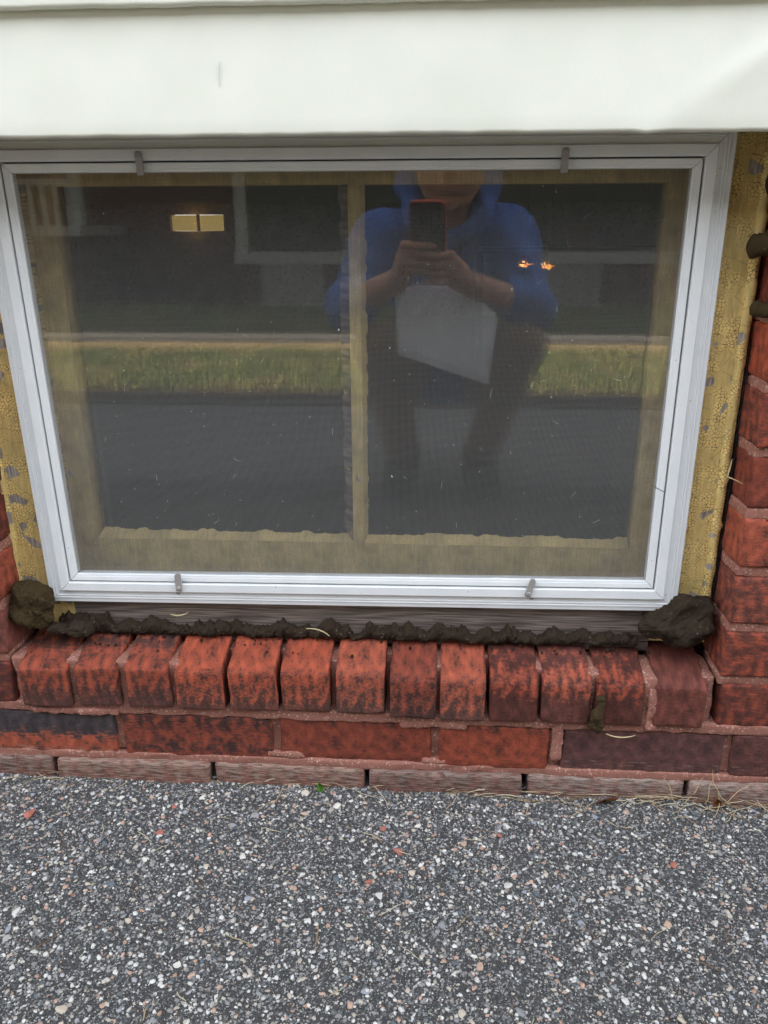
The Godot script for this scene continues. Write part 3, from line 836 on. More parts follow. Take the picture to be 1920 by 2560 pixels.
func mud() -> void:
	# long bead along the sill
	var b := MB.new()
	var n := 420
	var ns := 14
	for k in n + 1:
		var x := lerpf(-0.512, 0.268, float(k) / n)
		var h := 0.0205 + 0.013 * nlow.get_noise_1d(x * 900.0) + 0.0045 * nz.get_noise_1d(x * 900.0)
		if x > -0.13 and x < -0.09: h -= 0.008
		if x < -0.44: h += 0.004
		for s in ns + 1:
			var a := PI * 0.98 * s / ns - 0.12
			var pz := -0.0565 + sin(a) * 0.015 * (1.0 + 0.4 * nlow.get_noise_2d(x * 700.0, 31.0))
			var py := 0.1985 + (x + 0.1) * 0.006 + (0.5 - 0.5 * cos(a)) * h
			var w := Vector3(x, py, pz) * 1000.0
			var d := Vector3(0, -cos(a), sin(a))
			b.add(Vector3(x, py, pz) + d * (0.0030 * nz.get_noise_3dv(w) + 0.0026 * nz.get_noise_3dv(w * 2.3)))
	b.grid(ns, n, 0, false)
	var bead := put("filler_bead", b.mesh(), M.mud)
	tag(bead, "long ragged bead of dark earthy filler between brick sill and wooden sill", "filler")
	# crumbs that fell off it onto the bricks
	var cr := MB.new()
	for k in 70:
		var x := rng.randf_range(-0.50, 0.30)
		var z := -0.045 + 0.030 * pow(rng.randf(), 2.0)
		var p := Vector3(x, 0.2035 - (z + 0.084) * 0.27 + 0.0068, z)
		var r := rng.randf_range(0.0006, 0.0022)
		tube(cr, [p + Vector3(0, -r, 0), p, p + Vector3(r * 0.4, r * 0.8, 0)], [r, r * 1.2, r * 0.5], 6)
	var crumbs := put("filler_crumbs", cr.mesh(), M.mud)
	crumbs.set_meta("kind", "stuff")
	tag(crumbs, "dark crumbs of filler fallen on the brick sill", "crumbs")
	# left: a round blob with a smooth patted face
	var lb := put("filler_lump", lump(Vector3(0.032, 0.030, 0.020), 0.0050, 12.0), M.mud_olive, null, Vector3(-0.534, 0.2455, -0.026))
	lb.rotation.z = 0.4
	tag(lb, "rounded brown lump of filler with a patted face in the sill corner", "filler lump")
	var lt := put("filler_smear", lump(Vector3(0.026, 0.010, 0.015), 0.0048, 77.0, 44), M.mud, null, Vector3(-0.487, 0.2145, -0.030))
	tag(lt, "short tongue of dark filler running from the rounded lump over two sill bricks", "filler lump")
	# right: a wedge with a deep thumb hollow
	var warp := func(p: Vector3) -> Vector3:
		var q := p
		var t := (p.x + 0.045) / 0.09
		q.y = p.y * lerpf(0.40, 1.12, clampf(t, 0, 1)) + lerpf(-0.008, 0.005, clampf(t, 0, 1))
		var hd := Vector2((q.x - 0.012) / 0.021, (q.y - 0.008 - (q.x - 0.012) * 0.5) / 0.017).length()
		if q.z > 0: q.z -= 0.018 * exp(-hd * hd)
		return q
	var rb := put("filler_wedge", lump(Vector3(0.046, 0.041, 0.027), 0.0046, 41.0, 70, warp), M.mud, null, Vector3(0.3085, 0.2485, -0.034))
	tag(rb, "black wedge of filler with a deep hollow in the sill corner", "filler lump")
	# small worm of filler hanging in a joint of the sill
	var wb := MB.new()
	var pts := []
	var rad := []
	for k in 26:
		var t := k / 25.0
		pts.append(Vector3(0.2135 - 0.004 * t * t + 0.002 * sin(t * 9), lerpf(0.162, 0.112, t), lerpf(0.010, 0.020, sin(t * PI)) - 0.004 * t))
		rad.append((0.0046 + 0.0042 * t) * (1.0 + 0.22 * sin(t * 16.0)) * (0.55 if k == 0 or k == 25 else 1.0))
	tube(wb, pts, rad, 16, 0.5)
	tag(put("filler_worm", wb.mesh(), M.mud_olive), "small greenish worm of filler hanging from a joint of the brick sill", "filler")
	# rolls of filler stuck across the gap at the right jamb
	for e in [[Vector3(0.3320, 0.702, -0.036), Vector3(0.40, 0.710, 0.0), 0.0125, "thick brown roll of filler across the gap between jamb board and brick, middle one of three"], [Vector3(0.3440, 0.638, -0.032), Vector3(0.402, 0.630, 0.004), 0.0088, "thin brown roll of filler across the gap between jamb board and brick, lowest of three"], [Vector3(0.345, 0.765, -0.042), Vector3(0.405, 0.772, -0.005), 0.0135, "brown roll of filler between jamb board and brick just under the siding"]]:
		var t := MB.new()
		var pp := []
		var rr := []
		for k in 22:
			var q := k / 21.0
			pp.append(e[0].lerp(e[1], q) + Vector3(0, 0.0015 * sin(q * 11.0 + e[2] * 300), 0))
			rr.append(e[2] * (1.0 + 0.10 * sin(q * 23.0) + 0.05 * sin(q * 41.0)) * (0.3 if k == 0 else 0.82 if k == 1 else 1.0))
		tube(t, pp, rr, 18, 0.25)
		tag(put("filler_roll", t.mesh(), M.mud_olive), e[3], "filler roll", "rolls of filler beside the jamb board")

# ---------------------------------------------------------------- asphalt with aggregate
func pebble(sd: int, res: int, flat: float) -> ArrayMesh:
	var b := MB.new()
	var cuts := []
	var g := RandomNumberGenerator.new()
	g.seed = sd
	for k in 9:
		cuts.append([Vector3(g.randf_range(-1, 1), g.randf_range(-1, 1), g.randf_range(-1, 1)).normalized(), g.randf_range(0.42, 0.78)])
	for j in res + 1:
		for i in res * 2 + 1:
			var th := PI * j / res
			var ph := TAU * (i % (res * 2)) / (res * 2)
			var d := Vector3(sin(th) * cos(ph), cos(th), sin(th) * sin(ph))
			var r := 1.0
			for c in cuts:
				var dd := d.dot(c[0])
				if dd > 0.01: r = minf(r, c[1] / dd)
			r *= 1.0 + 0.10 * nz.get_noise_3dv(d * 14.0 + Vector3.ONE * sd * 31.0)
			b.add(Vector3(d.x, d.y * flat, d.z) * r)
	b.grid(res * 2, res, 0, true)
	return b.mesh()

func stone_color() -> Color:
	var t := rng.randf()
	var v := rng.randf_range(0.8, 1.15)
	if t < 0.30: return Color(0.60, 0.585, 0.545) * v
	if t < 0.44: return Color(0.46, 0.40, 0.33) * v
	if t < 0.51: return Color(0.48, 0.30, 0.22) * v
	if t < 0.72: return Color(0.25, 0.245, 0.24) * v
	if t < 0.93: return Color(0.11, 0.12, 0.125) * v
	return Color(0.32, 0.32, 0.34) * v

func ground_y(x: float, z: float) -> float:
	return 0.0030 * nlow.get_noise_2d(x * 260.0, z * 260.0) + 0.0013 * nz.get_noise_2d(x * 900.0, z * 900.0)

func ground_detail() -> void:
	var b := MB.new()
	var nx := 420
	var ny := 240
	for j in ny + 1:
		for i in nx + 1:
			var x := lerpf(-1.15, 1.15, float(i) / nx)
			var z := lerpf(-0.02, 1.28, float(j) / ny)
			var edge := clampf((1.28 - z) / 0.05, 0, 1) * clampf((1.15 - absf(x)) / 0.05, 0, 1)
			b.add(Vector3(x, lerpf(-0.0075, ground_y(x, z), edge), z), Vector2(x, z))
	b.grid(nx, ny, 0, true)
	var gr := struct("asphalt", fix_up(b), M.asphalt)
	# fine aggregate, uncountable
	var kinds := [pebble(1, 4, 0.7), pebble(2, 4, 0.8), pebble(3, 4, 0.6)]
	for k in 5:
		var n := 30000 if k < 3 else 60000   # the last two: packed grit between the stones
		var mm := MultiMesh.new()
		mm.transform_format = MultiMesh.TRANSFORM_3D
		mm.use_colors = true
		mm.mesh = kinds[k % 3]
		mm.instance_count = n
		for i in n:
			var x := rng.randf_range(-1.1, 1.1) if i % 3 == 0 else rng.randf_range(-0.62, 0.62)
			var z := rng.randf_range(0.004, 1.2) if i % 3 == 0 else rng.randf_range(0.004, 0.45)
			var s := 0.00055 + 0.0032 * pow(rng.randf(), 6.0) if k < 3 else rng.randf_range(0.0006, 0.0019)
			var bs := Basis.from_euler(Vector3(rng.randf_range(-0.4, 0.4), rng.randf() * TAU, rng.randf_range(-0.4, 0.4))) * Basis.from_scale(Vector3(s * rng.randf_range(0.8, 1.5), s * 0.7, s))
			mm.set_instance_transform(i, Transform3D(bs, Vector3(x, ground_y(x, z) + s * 0.05, z)))
			mm.set_instance_color(i, stone_color() if k < 3 else Color(1.0, 0.985, 0.96) * (0.045 + 0.30 * pow(rng.randf(), 2.2)))
		var mi := MultiMeshInstance3D.new()
		mi.multimesh = mm
		mi.material_override = M.stone
		mi.name = "aggregate"
		mi.set_meta("kind", "stuff")
		gr.add_child(mi, true)
	# the larger stones one by one
	var big := [pebble(11, 7, 0.6), pebble(12, 7, 0.7), pebble(13, 7, 0.55), pebble(14, 7, 0.65), pebble(15, 7, 0.5)]
	var mats := []
	for c in [Color(0.64, 0.62, 0.58), Color(0.70, 0.67, 0.6), Color(0.58, 0.50, 0.40), Color(0.26, 0.27, 0.28), Color(0.13, 0.155, 0.175), Color(0.33, 0.34, 0.38), Color(0.52, 0.36, 0.27), Color(0.42, 0.40, 0.36)]:
		var m := mat(c.linear_to_srgb(), 0.75, null, M.grain_h, 0.03)
		m.uv1_triplanar = true
		m.uv1_scale = Vector3.ONE * 0.5
		mats.append(m)
	for k in 300:
		var z := rng.randf_range(0.015, 0.40)
		var x := rng.randf_range(-0.60, 0.46) * (1.0 - z * 0.5)
		var s := 0.0026 + 0.0040 * pow(rng.randf(), 2.4)
		var o := put("stone", big[k % 5], mats[rng.randi() % 8], gr, Vector3(x, ground_y(x, z) + s * 0.05, z))
		o.basis = Basis.from_euler(Vector3(rng.randf_range(-0.25, 0.25), rng.randf() * TAU, rng.randf_range(-0.25, 0.25))) * Basis.from_scale(Vector3(s * rng.randf_range(0.9, 1.5), s * 0.75, s))

func fix_up(b: MB) -> ArrayMesh:
	# the sheet looks up: check the winding of its first triangle
	var f := (b.v[b.ix[2]] - b.v[b.ix[0]]).cross(b.v[b.ix[1]] - b.v[b.ix[0]])
	if f.y < 0:
		for t in range(0, b.ix.size(), 3):
			var q := b.ix[t + 1]
			b.ix[t + 1] = b.ix[t + 2]
			b.ix[t + 2] = q
	return b.mesh()

func gpoint(px: float, py: float) -> Vector3:
	# where a sight line through a photograph pixel (of 1920 x 2560) meets the ground
	var d := CAMR * (px - 960.0) - CAMU * (py - 1280.0) - CAMB * 2010.0
	return CAM + d * (CAM.y / -d.y)

func litter() -> void:
	# crumbs of brick on the asphalt
	var crumb := [pebble(31, 9, 0.7), pebble(32, 9, 0.75), pebble(33, 9, 0.6)]
	var cm := mat(Color.WHITE, 0.95, tone_tex(Color(0.70, 0.42, 0.36), Color(0.84, 0.57, 0.50), Color(0.8, 0.6, 0.55), N.grain, N.speck, 0.95, 10.0), M.grain_h, 0.12)
	cm.uv1_triplanar = true
	cm.uv1_scale = Vector3.ONE * 0.25
	var k := 0
	for e in [[74, 2040, 15], [402, 2086, 9], [957, 2074, 9], [995, 2132, 10], [920, 2207, 7], [1250, 2092, 8], [1402, 2113, 6], [1685, 2164, 8], [435, 2020, 7], [835, 1985, 5], [180, 2240, 4], [1000, 2190, 4]]:
		var p := gpoint(e[0], e[1])
		var s: float = e[2] * 0.0007
		var o := put("brick_crumb", crumb[k % 3], cm, null, p + Vector3(0, s * 0.35, 0))
		o.basis = Basis(Vector3.UP, k * 1.3) * Basis.from_scale(Vector3(s * 0.8, s * 0.7, s * 1.15))
		if k == 0: tag(o, "largest salmon pink crumb of brick lying loose on the asphalt", "brick crumb", "brick crumbs on the asphalt")
		else: tag(o, "small salmon pink crumb of brick on the asphalt", "brick crumb", "brick crumbs on the asphalt")
		k += 1
	# dry grass stems: along the foot of the wall and scattered
	var b := MB.new()
	b.colored = true
	for i in 230:
		var x := rng.randf_range(-0.58, 0.48)
		var z := rng.randf_range(0.006, 0.40)
		var len := rng.randf_range(0.012, 0.035)
		var r := rng.randf_range(0.0004, 0.0007)
		if i < 160:
			z = 0.006 + 0.014 * pow(rng.randf(), 1.5)
			if i < 100: x = rng.randf_range(0.02, 0.46)
			if i < 50: x = rng.randf_range(0.28, 0.48)
			len = rng.randf_range(0.012, 0.05)
		var d := Vector3(rng.randf_range(-1, 1), 0, rng.randf_range(-1, 1) * (0.35 if i < 160 else 1.0)).normalized()
		var p := Vector3(x, 0.002 + rng.randf() * (0.008 if i < 160 else 0.002), z)
		var first := b.v.size()
		var pts := [p]
		for q in 4:
			d = d.rotated(Vector3.UP, rng.randf_range(-0.35, 0.35))
			var nx: Vector3 = pts[-1] + d * len * 0.25
			nx.z = maxf(nx.z, 0.006)
			nx.y = maxf(ground_y(nx.x, nx.z) + 0.0007, nx.y + rng.randf_range(-0.0015, 0.001))
			pts.append(nx)
		tube(b, pts, [r * 0.7, r, r, r, r * 0.5], 4)
		var c := [Color(0.42, 0.34, 0.21), Color(0.52, 0.45, 0.32), Color(0.30, 0.21, 0.12), Color(0.18, 0.11, 0.06)][rng.randi() % 4] as Color
		for q in range(first, b.v.size()): b.col[q] = c
	# the tuft leaning on the lower right bricks and wisps on the sill
	for e in [[1700, 1985, 0.055, 1.2], [1770, 1960, 0.06, 1.9], [1752, 1990, 0.05, 1.5], [1790, 1985, 0.05, 0.9], [1810, 1990, 0.045, 2.2], [1680, 1990, 0.05, 2.0]]:
		var p := gpoint(e[0], e[1])
		p.z = maxf(p.z, 0.012)
		p.y = 0.002
		var first := b.v.size()
		var pts := [p]
		for q in 5:
			var a: float = e[3] + 0.25 * sin(q * 1.7 + e[0])
			pts.append(pts[-1] + Vector3(cos(a), sin(a), 0.05) * e[2] * 0.2)
		tube(b, pts, [0.0007, 0.0006, 0.0006, 0.0005, 0.0004, 0.0002], 5)
		for q in range(first, b.v.size()): b.col[q] = Color(0.52, 0.40, 0.22)
	var o := put("dry_grass", b.mesh(), M.straw)
	o.set_meta("kind", "stuff")
	tag(o, "dry straw stems scattered on the asphalt and along the foot of the wall", "straw")
	# wisps caught on the masonry
	var wi := 0
	for e in [[Vector3(0.2250, 0.1075, 0.014), 0.022, -0.5, "curved straw lying on the brick ledge below the sill"], [Vector3(-0.135, 0.214, -0.028), 0.020, 2.2, "straw wisp sticking out of an open joint of the brick sill"], [Vector3(0.361, 0.436, -0.02), 0.026, 2.6, "bent pale straw caught on the side of the brick jamb"], [Vector3(-0.352, 0.232, -0.043), 0.016, -0.35, "pale straw stuck to the dark filler bead"]]:
		var w := MB.new()
		var pts := [e[0]]
		var a: float = e[2]
		for q in 6:
			a += 0.16 if wi != 2 else (-1.3 if q == 3 else 0.05)
			pts.append(pts[-1] + Vector3(cos(a), sin(a), 0.12) * e[1] / 3.5)
		tube(w, pts, [0.0004, 0.0007, 0.0008, 0.0008, 0.0008, 0.0006, 0.0003], 6)
		var m := mat(Color(0.80, 0.73, 0.56), 0.8)
		tag(put("straw", w.mesh(), m), e[3], "straw")
		wi += 1
	# leaves
	for e in [[805, 1963, 0.0075, Color(0.27, 0.42, 0.12), "small round green leaf sprouting at the foot of the wall", 0.9], [1490, 1988, 0.014, Color(0.34, 0.15, 0.08), "curled reddish brown dead leaf at the foot of the wall", 0.5], [1775, 1990, 0.009, Color(0.38, 0.19, 0.08), "small rust brown dead leaf leaning on the lowest brick by the straw tuft", 1.2]]:
		var p := gpoint(e[0], e[1])
		p.z = maxf(p.z, 0.016)
		var lb := MB.new()
		for j in 9:
			for i in 9:
				var u := i / 8.0 * 2 - 1
				var v := j / 8.0
				var wd := sin(v * PI) * (0.7 + 0.12 * sin(v * 17.0))
				lb.add(Vector3(u * wd, v * 2.0 - 0.2 - 0.25 * u * u * e[5], 0.45 * u * u * e[5] + 0.35 * v * v) * e[2])
		lb.grid(8, 8, 0, true)
		var m := mat(e[3], 0.6)
		m.backlight_enabled = true
		m.backlight = Color(0.2, 0.25, 0.1)
		var lf := put("leaf", lb.mesh(), m, null, Vector3(p.x, 0.002, p.z))
		lf.rotation = Vector3(0.5 if e[2] > 0.01 else -0.35, 0.4, -0.9 if e[2] > 0.01 else 0.2)
		tag(lf, e[4], "leaf")

# ---------------------------------------------------------------- basement behind the glass
func basement() -> void:
	var plaster := tri(mat(Color.WHITE, 0.95, tone_tex(Color(0.50, 0.48, 0.45), Color(0.60, 0.57, 0.53), Color(0.44, 0.41, 0.38), N.low, N.leopard, 0.6, 4.0), null), 1.0)
	var r := MB.new()
	r.box(Vector3(-4.2, -1.9, -6.2), Vector3(-4.05, 0.82, -0.2)); r.box(Vector3(3.0, -1.9, -6.2), Vector3(3.15, 0.82, -0.2))
	struct("interior_walls", r.mesh(false), plaster)
	struct("interior_floor", boxm(Vector3(-4.2, -2.0, -6.2), Vector3(3.15, -1.902, -0.2)), plaster)
	struct("interior_ceiling", boxm(Vector3(-4.2, 0.87, -6.2), Vector3(3.15, 1.0, -0.14)), plaster)
	struct("interior_header", boxm(Vector3(-8, 0.838, -0.2), Vector3(8, 0.869, -0.1)), plaster)
	var bw := MB.new()
	bw.box(Vector3(-4.2, -1.9, -6.3), Vector3(-2.27, 0.87, -6.15)); bw.box(Vector3(-1.81, -1.9, -6.3), Vector3(3.15, 0.87, -6.15))
	bw.box(Vector3(-2.27, -1.9, -6.3), Vector3(-1.81, 0.655, -6.15)); bw.box(Vector3(-2.27, 0.785, -6.3), Vector3(-1.81, 0.87, -6.15))
	struct("interior_back_wall", bw.mesh(false), plaster)
	# small window in the far wall with warm evening light on its panes
	var w := thing("far_window", "small two-pane window glowing warm yellow across the dark basement", "window", Vector3(-2.04, 0.655, -6.2))
	var fm := mat(Color(0.10, 0.08, 0.06), 0.8)
	var fr := MB.new()
	fr.box(Vector3(-0.008, 0.0, -0.03), Vector3(0.008, 0.13, 0.02))
	put("glazing_bar", fr.mesh(false), fm, w)
	var glow := StandardMaterial3D.new()
	glow.albedo_color = Color(0.3, 0.25, 0.12)
	glow.emission_enabled = true
	glow.emission = Color(1.0, 0.86, 0.52)
	glow.emission_energy_multiplier = 0.075
	for s in [-1, 1]:
		put("lit_pane", boxm(Vector3(-0.228 if s < 0 else 0.009, 0.002, -0.02), Vector3(-0.009 if s < 0 else 0.228, 0.128, -0.012)), glow, w)
	var l := OmniLight3D.new()
	l.name = "far_window_light"
	l.light_color = Color(1.0, 0.8, 0.45)
	l.light_energy = 0.0015
	l.light_size = 0.01
	l.omni_range = 8.0
	l.shadow_enabled = true
	l.position = Vector3(-2.04, 0.72, -6.10)
	add_child(l)
	# small lamps burning inside
	var ls := [[Vector3(0.285, 0.590, -1.9), 0.05, "small amber lamp burning inside the dark basement, longer of the two at eye level"], [Vector3(0.360, 0.584, -1.9), 0.042, "small amber lamp burning inside the dark basement beside the longer one"]]
	for e in ls:
		var lamp := thing("basement_lamp", e[2], "lamp", e[0])
		var lm := MB.new()
		tube(lm, [Vector3(-e[1] * 0.5, -0.004, 0), Vector3(0, 0, 0), Vector3(e[1] * 0.5, 0.004, 0)], [0.0014, 0.0020, 0.0012], 10)
		var g := StandardMaterial3D.new()
		g.albedo_color = Color(0.4, 0.25, 0.1)
		g.emission_enabled = true
		g.emission = Color(1.0, 0.66, 0.22)
		g.emission_energy_multiplier = 0.14
		put("bulb_tube", lm.mesh(), g, lamp)
		var hd := MB.new()
		tube(hd, [Vector3(0, 0.006, -0.006), Vector3(0, 0.06, -0.006), Vector3(0, 0.86 - e[0].y, -0.006)], [0.002, 0.0015, 0.0015], 6)
		put("cord", hd.mesh(), M.dark, lamp)
		var ol := OmniLight3D.new()
		ol.name = "basement_lamp_light"
		ol.light_color = Color(1.0, 0.7, 0.35)
		ol.light_energy = 0.003
		ol.light_size = 0.002
		ol.omni_range = 5.0
		ol.shadow_enabled = true
		ol.position = e[0]
		add_child(ol)
	# a cardboard box on a shelf far inside
	var cb := thing("cardboard_box", "brown cardboard box on a shelf inside the dark basement", "box", Vector3(0.72, 0.60, -3.6))
	put("carton", boxm(Vector3(-0.055, 0, -0.05), Vector3(0.055, 0.105, 0.05)), mat(Color(0.62, 0.38, 0.2), 0.9), cb)
	put("lid_flap", boxm(Vector3(-0.057, 0.105, -0.052), Vector3(0.057, 0.109, 0.052)), mat(Color(0.68, 0.43, 0.24), 0.9), cb)
	var sh := thing("wall_shelf", "wooden shelf unit inside the dark basement", "shelf", Vector3(0.72, -1.9, -3.6))
	put("shelf_board", boxm(Vector3(-0.5, 2.47, -0.15), Vector3(0.5, 2.5, 0.15)), mat(Color(0.25, 0.2, 0.15), 0.9), sh)
	for s in [-1, 1]:
		put("post", boxm(Vector3(s * 0.5 - 0.02, 0, -0.15), Vector3(s * 0.5 + 0.02, 2.47, -0.11)), mat(Color(0.25, 0.2, 0.15), 0.9), sh)

# ---------------------------------------------------------------- yard behind the photographer, seen mirrored in the glass
func yard() -> void:
	var green := tri(mat(Color.WHITE, 0.95, tone_tex(Color(0.20, 0.22, 0.09), Color(0.36, 0.35, 0.16), Color(0.45, 0.38, 0.22), N.grain, N.low, 0.6, 4.0), M.grain_h, 0.5), 3.0)
	var tan := tri(mat(Color.WHITE, 0.95, tone_tex(Color(0.60, 0.51, 0.36), Color(0.76, 0.67, 0.50), Color(0.45, 0.40, 0.27), N.grain, N.low, 0.7, 4.0), M.grain_h, 0.4), 3.0)
	struct("lawn", boxm(Vector3(-16, -0.028, 2.56), Vector3(16, 0.012, 3.66)), green)
	struct("path", boxm(Vector3(-16, -0.028, 3.66), Vector3(16, 0.014, 4.02)), tan)
	struct("far_lawn", boxm(Vector3(-16, -0.028, 4.22), Vector3(16, 0.02, 12.0)), tri(mat(Color.WHITE, 0.95, tone_tex(Color(0.20, 0.22, 0.09), Color(0.36, 0.35, 0.16), Color(0.45, 0.38, 0.22), N.grain, N.low, 0.6, 4.0), M.grain_h, 0.5), 3.0))
	struct("kerb", boxm(Vector3(-16, -0.028, 4.02), Vector3(16, 0.045, 4.22)), tri(mat(Color.WHITE, 0.9, tone_tex(Color(0.38, 0.37, 0.36), Color(0.5, 0.49, 0.47), Color(0.3, 0.3, 0.28), N.grain, N.low, 0.7, 4.0), M.grain_h, 0.1), 2.0))
	struct("gravel_verge", boxm(Vector3(-16, -0.028, 2.32), Vector3(16, 0.004, 2.56)), tri(mat(Color.WHITE, 0.95, tone_tex(Color(0.30, 0.26, 0.22), Color(0.52, 0.47, 0.42), Color(0.2, 0.18, 0.16), N.grain, N.leopard, 0.6, 4.0), M.grain_h, 0.5), 3.0))
	# grass blades
	var blade := MB.new()
	for j in 3:
		var t := j / 2.0
		blade.add(Vector3(-0.5 * (1 - t * 0.9), t, 0.35 * t * t)); blade.add(Vector3(0.5 * (1 - t * 0.9), t, 0.35 * t * t))
	blade.grid(1, 2, 0, true)
	var bm := blade.mesh()
	var gm := mat(Color.WHITE, 0.7)
	gm.vertex_color_use_as_albedo = true
	gm.backlight_enabled = true
	gm.backlight = Color(0.3, 0.35, 0.12)
	for part in 2:
		var mm := MultiMesh.new()
		mm.transform_format = MultiMesh.TRANSFORM_3D
		mm.use_colors = true
		mm.mesh = bm
		var n := 45000 if part == 0 else 30000
		mm.instance_count = n
		for i in n:
			var x := rng.randf_range(-3.5, 3.5)
			var z := rng.randf_range(2.50, 3.70) if part == 0 else rng.randf_range(4.25, 5.95)
			var dry := nlow.get_noise_2d(x * 60.0, z * 90.0) + rng.randf_range(-0.3, 0.3)
			if part == 0 and (z > 3.62 or z < 2.56): dry += 0.5
			var h := rng.randf_range(0.02, 0.06) * (1.0 if part == 0 else 1.6)
			mm.set_instance_transform(i, Transform3D(Basis(Vector3.UP, rng.randf() * TAU) * Basis.from_scale(Vector3(0.005, h, h * 1.2)), Vector3(x, 0.008 if part == 0 else 0.018, z)))
			var c := Color(0.42, 0.37, 0.14) if dry > 0.18 else Color(0.22, 0.27, 0.07)
			mm.set_instance_color(i, c * rng.randf_range(0.75, 1.25))
		var mi := MultiMeshInstance3D.new()
		mi.multimesh = mm
		mi.material_override = gm
		mi.name = numbered("grass")
		mi.set_meta("kind", "stuff")
		add_child(mi)
		tag(mi, "sunlit yellow green grass strip between driveway and path, mirrored in the glass" if part == 0 else "dark shaded grass in front of the neighbouring house, mirrored in the glass", "grass")
	# neighbouring house across the yard
	var hs := thing("neighbour_house", "neighbouring house with dark green siding, white trim and brick foundation, mirrored in the glass", "house", Vector3(0, 0, 6.0))
	var teal := mat(Color(0.16, 0.22, 0.21), 0.7)
	var white := mat(Color(0.80, 0.82, 0.82), 0.6)
	for k in 18:
		var b := MB.new()
		var y0 := 0.50 + k * 0.15
		b.face(Vector3(-1.60, y0, -0.02), Vector3(7, y0, -0.02), Vector3(7, y0 + 0.155, -0.002), Vector3(-1.60, y0 + 0.155, -0.002), Vector3.FORWARD)
		b.face(Vector3(-1.60, y0, -0.02), Vector3(7, y0, -0.02), Vector3(7, y0, 0.0), Vector3(-1.60, y0, 0.0), Vector3.DOWN)
		put("siding_board", b.mesh(false), teal, hs)
	var cb := MB.new()
	cb.box(Vector3(-1.70, 0.40, -0.035), Vector3(-1.60, 3.2, 0.4))
	put("corner_board", cb.mesh(false), white, hs)
	put("skirt_board", boxm(Vector3(-1.72, 0.395, -0.05), Vector3(7, 0.49, 0.0)), white, hs)
	put("foundation", boxm(Vector3(-1.66, -0.03, -0.01), Vector3(7, 0.395, 0.3)), M.wall_far, hs)
	put("wall", boxm(Vector3(-1.60, 0.395, 0.0), Vector3(7, 3.2, 5.0)), teal, hs)
	for e in [[-1.5, -0.98], [0.82, 1.34]]:
		var w := put("basement_window", boxm(Vector3(e[0], 0.075, -0.03), Vector3(e[1], 0.393, -0.01)), mat(Color(0.62, 0.63, 0.61), 0.5), hs)
		put("sill", boxm(Vector3(e[0] - 0.02, 0.045, -0.06), Vector3(e[1] + 0.02, 0.074, -0.01)), white, w)
	put("brick_wing", boxm(Vector3(-7, -0.03, 1.0), Vector3(-1.62, 3.2, 5.0)), M.wall_far, hs)
	# roof and posts added out of view to keep the whole front in shade
	put("added_shade_roof", boxm(Vector3(-7.4, 2.6, -2.95), Vector3(7.4, 2.75, 0.0)), mat(Color(0.3, 0.3, 0.3), 0.9), hs)
	for k in 2:
		put("post", boxm(Vector3(-6.5 + k * 13.0, 0.0, -2.9), Vector3(-6.35 + k * 13.0, 2.6, -2.75)), white, hs)  # added with the shade roof, kept out of view
	put("roof", boxm(Vector3(-7.4, 3.2, -0.5), Vector3(7.4, 3.4, 5.4)), mat(Color(0.2, 0.2, 0.2), 0.9), hs)
	# white porch at the corner
	var po := thing("porch", "white wooden porch with baluster railing at the corner of the neighbouring house", "porch", Vector3(-3.45, 0, 6.3))
	put("deck", boxm(Vector3(-0.6, 0.62, -0.3), Vector3(0.42, 0.70, 0.7)), white, po)
	put("skirt", boxm(Vector3(-0.6, 0.72 - 0.72 + 0.02, -0.25), Vector3(0.38, 0.62, 0.7)), mat(Color(0.28, 0.16, 0.13), 0.9), po)
	put("rail", boxm(Vector3(-0.6, 1.02, -0.3), Vector3(0.46, 1.07, -0.24)), white, po)
	for k in 9:
		put("baluster", boxm(Vector3(-0.56 + k * 0.11, 0.70, -0.285), Vector3(-0.52 + k * 0.11, 1.02, -0.255)), white, po)
	put("post", boxm(Vector3(0.36, 0.70, -0.31), Vector3(0.45, 2.3, -0.22)), white, po)

# ---------------------------------------------------------------- people: distance field meshed as surface nets
func smin(a: float, b: float, k: float) -> float:
	var h := clampf(0.5 + 0.5 * (b - a) / k, 0.0, 1.0)
	return lerpf(b, a, h) - k * h * (1.0 - h)

